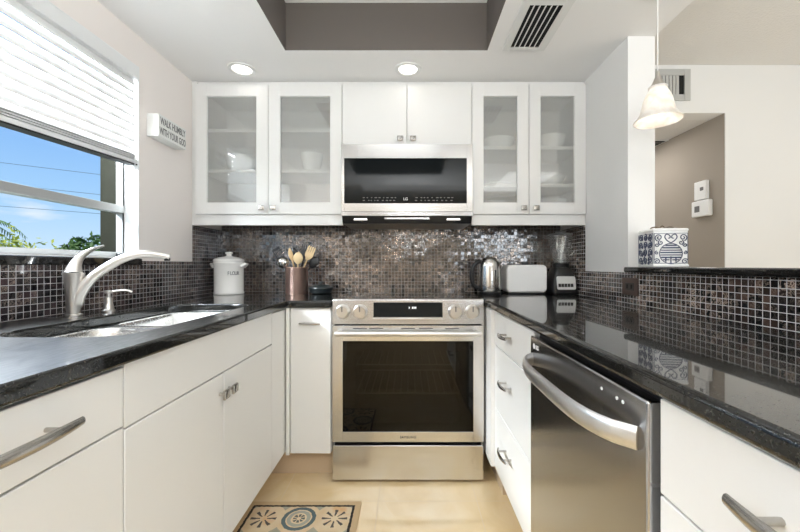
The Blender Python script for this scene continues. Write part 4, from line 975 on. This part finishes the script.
# fluted jar
def flut(r, z, k=.06, n=48): return [(bx+r*(1+k*math.cos(8*2*PI*i/n))*math.cos(2*PI*i/n), by+r*(1+k*math.cos(8*2*PI*i/n))*math.sin(2*PI*i/n), zc+z) for i in range(n)]
ls = [flut(.040, .1905, .0), flut(.045, .205, .03), flut(.055, .25, .07), flut(.064, .30, .08), flut(.070, .345, .05), flut(.072, .362, .0)]
jr = MB().loft(ls+[[(bx+(x-bx)*.93, by+(y-by)*.93, z+.0005) for x, y, z in l] for l in ls[::-1]], cap0=False, cap1=True).build('jar', 'jar_glass', bd, smooth=60)
MB().tube(cr([(bx+.066, by-.004, zc+.345), (bx+.092, by-.008, zc+.335), (bx+.094, by-.008, zc+.28), (bx+.060, by-.004, zc+.235)], 5), .006, 10, flat=(1.4, .8), up=(0, 1, 0)).build('jar_handle', 'jar_glass', jr, smooth=60)
MB().lathe([(.070, .3625), (.072, .366), (.070, .374), (.045, .378), (.030, .380), (.030, .392), (0, .393)], (bx, by, zc), 32).build('lid', 'letter_gray', bd, smooth=40)

# ------------------------------------------------------------------ lantern on the ledge
ln = bpy.data.objects.new('patterned_lantern', None); COL.objects.link(ln); tag(ln, 'white square lantern painted with dark blue scrolls on the bar ledge', 'lantern')
ln.location = (1.152, 1.640, 1.084); ln.rotation_euler = (0, 0, math.radians(-9)); ORG[ln.name] = (0, 0, 0)
H, Wd = .168, .072
lo = []
for z, ins in ((0, .003), (.003, 0), (.010, 0), (.012, .003), (H-.012, .003), (H-.010, .001), (H-.003, .001), (H, .004)):
    lo.append([(x, y, z) for x, y in rrect(-Wd+ins, -Wd+ins, Wd-ins, Wd-ins, .006, 3)])
MB().loft(lo).build('box', 'ceramic_dish', ln, smooth=30)
def spiral(cx_, cz, r0, a0, turns, sgn=1, n=18):
    return [(cx_+r0*(1-.8*i/n)*math.cos(a0+sgn*2*PI*turns*i/n), cz+r0*(1-.8*i/n)*math.sin(a0+sgn*2*PI*turns*i/n)) for i in range(n+1)]
def deco(face, full):
    ops = []
    def st(pts, r): ops.append((pts, r))
    if full:
        cz0 = .058
        ring_ = [(.045*math.cos(2*PI*k/36), cz0+.044*math.sin(2*PI*k/36)) for k in range(37)]; st(ring_, .0022)
        for i in range(7):
            zz = cz0+.036-.0105*i; hw = math.sqrt(max(0, .042**2-(zz-cz0)**2))
            if i in (2, 4): st([(-hw, zz), (hw, zz)], .003)
            elif i == 6: st([(-hw, zz), (-.006, zz)], .003); st([(.006, zz), (hw, zz)], .003)
            else: st([(-hw, zz), (hw, zz)], .0038)
        st([(0, cz0-.044), (0, cz0-.012)], .003); st([(-.02, cz0-.036), (-.02, cz0-.018)], .003); st([(.02, cz0-.036), (.02, cz0-.018)], .003)
        for s in (-1, 1):
            st([(s*x, z) for x, z in cr2([(0, .104), (.016, .116), (.024, .130), (.018, .142), (.006, .138), (.003, .128), (.010, .124)])], .0017)
            st([(s*x, z) for x, z in spiral(.048, .128, .016, -1.2, 1.4)], .0016)
            st([(s*x, z) for x, z in spiral(.040, .106, .011, 1.2, 1.2, -1)], .0015)
            st([(s*x, z) for x, z in spiral(.056, .096, .010, 2.0, 1.2)], .0015)
            st([(s*x, z) for x, z in spiral(.055, .024, .013, .5, 1.3)], .0016)
            st([(s*x, z) for x, z in spiral(.056, .062, .008, 1.5, 1.2, -1)], .0014)
    else:
        for i in range(3):
            for j in range(4):
                st(spiral(-.042+.042*i, .030+.034*j, .017, 1.7*i+2.1*j, 1.5, 1 if (i+j) % 2 else -1), .0021)
                st(spiral(-.030+.030*i, .018+.036*j, .008, 2.7*i+1.1*j, 1.2, -1), .0018)
    for x in (-.066, .066): st([(x, .016), (x, .146)], .0008)
    for z in (.016, .146): st([(-.066, z), (.066, z)], .0008)
    mb = MB()
    for pts, r in ops:
        P3 = [(x, -Wd+.0022, z) if face == 'front' else (-Wd+.0022, -x, z) for x, z in pts]
        mb.tube(P3, r*1.4 if r < .00215 else r*.85, 6, flat=((.5, 1) if False else (1, 1)), up=(0, 1, 0) if face == 'front' else (1, 0, 0))
    return mb
def cr2(P): return [(p.x, p.y) for p in cr([(x, z, 0) for x, z in P], 5)]
deco('front', True).build('front_scrolls', 'navy', ln, smooth=60)
deco('side', False).build('side_scrolls', 'navy', ln, smooth=60)
MB().tube(cr([(-.050, 0, H-.002), (-.046, 0, H+.008), (-.030, 0, H+.012), (-.012, 0, H+.009), (0, 0, H+.017), (.012, 0, H+.009), (.030, 0, H+.012), (.046, 0, H+.008), (.050, 0, H-.002)], 4), .0028, 8).build('handle', 'bark', ln, smooth=60)
MB().loft([[(x*k, y*k, z) for x, y in rrect(-.05, -.05, .05, .05, .006, 3)] for z, k in ((H+.0002, 1), (H+.004, .8), (H+.007, .35))]).build('lid', 'ceramic_dish', ln, smooth=30)

# ------------------------------------------------------------------ rug
rgx0, rgx1, rgy1 = -.722, -.212, 1.661
mb = MB(); me_pts = rrect(rgx0, rgy1-.80, rgx1, rgy1, .006, 2)
mb.prism(me_pts, .0008, .0078)
ro = mb.build('kitchen_rug', 'rug_weave', bev=.002, loc=((rgx0+rgx1)/2, rgy1-.40, 0.0))
tag(ro, 'cream rug with dark flowers, blue rings and a black border on the tile floor', 'rug')
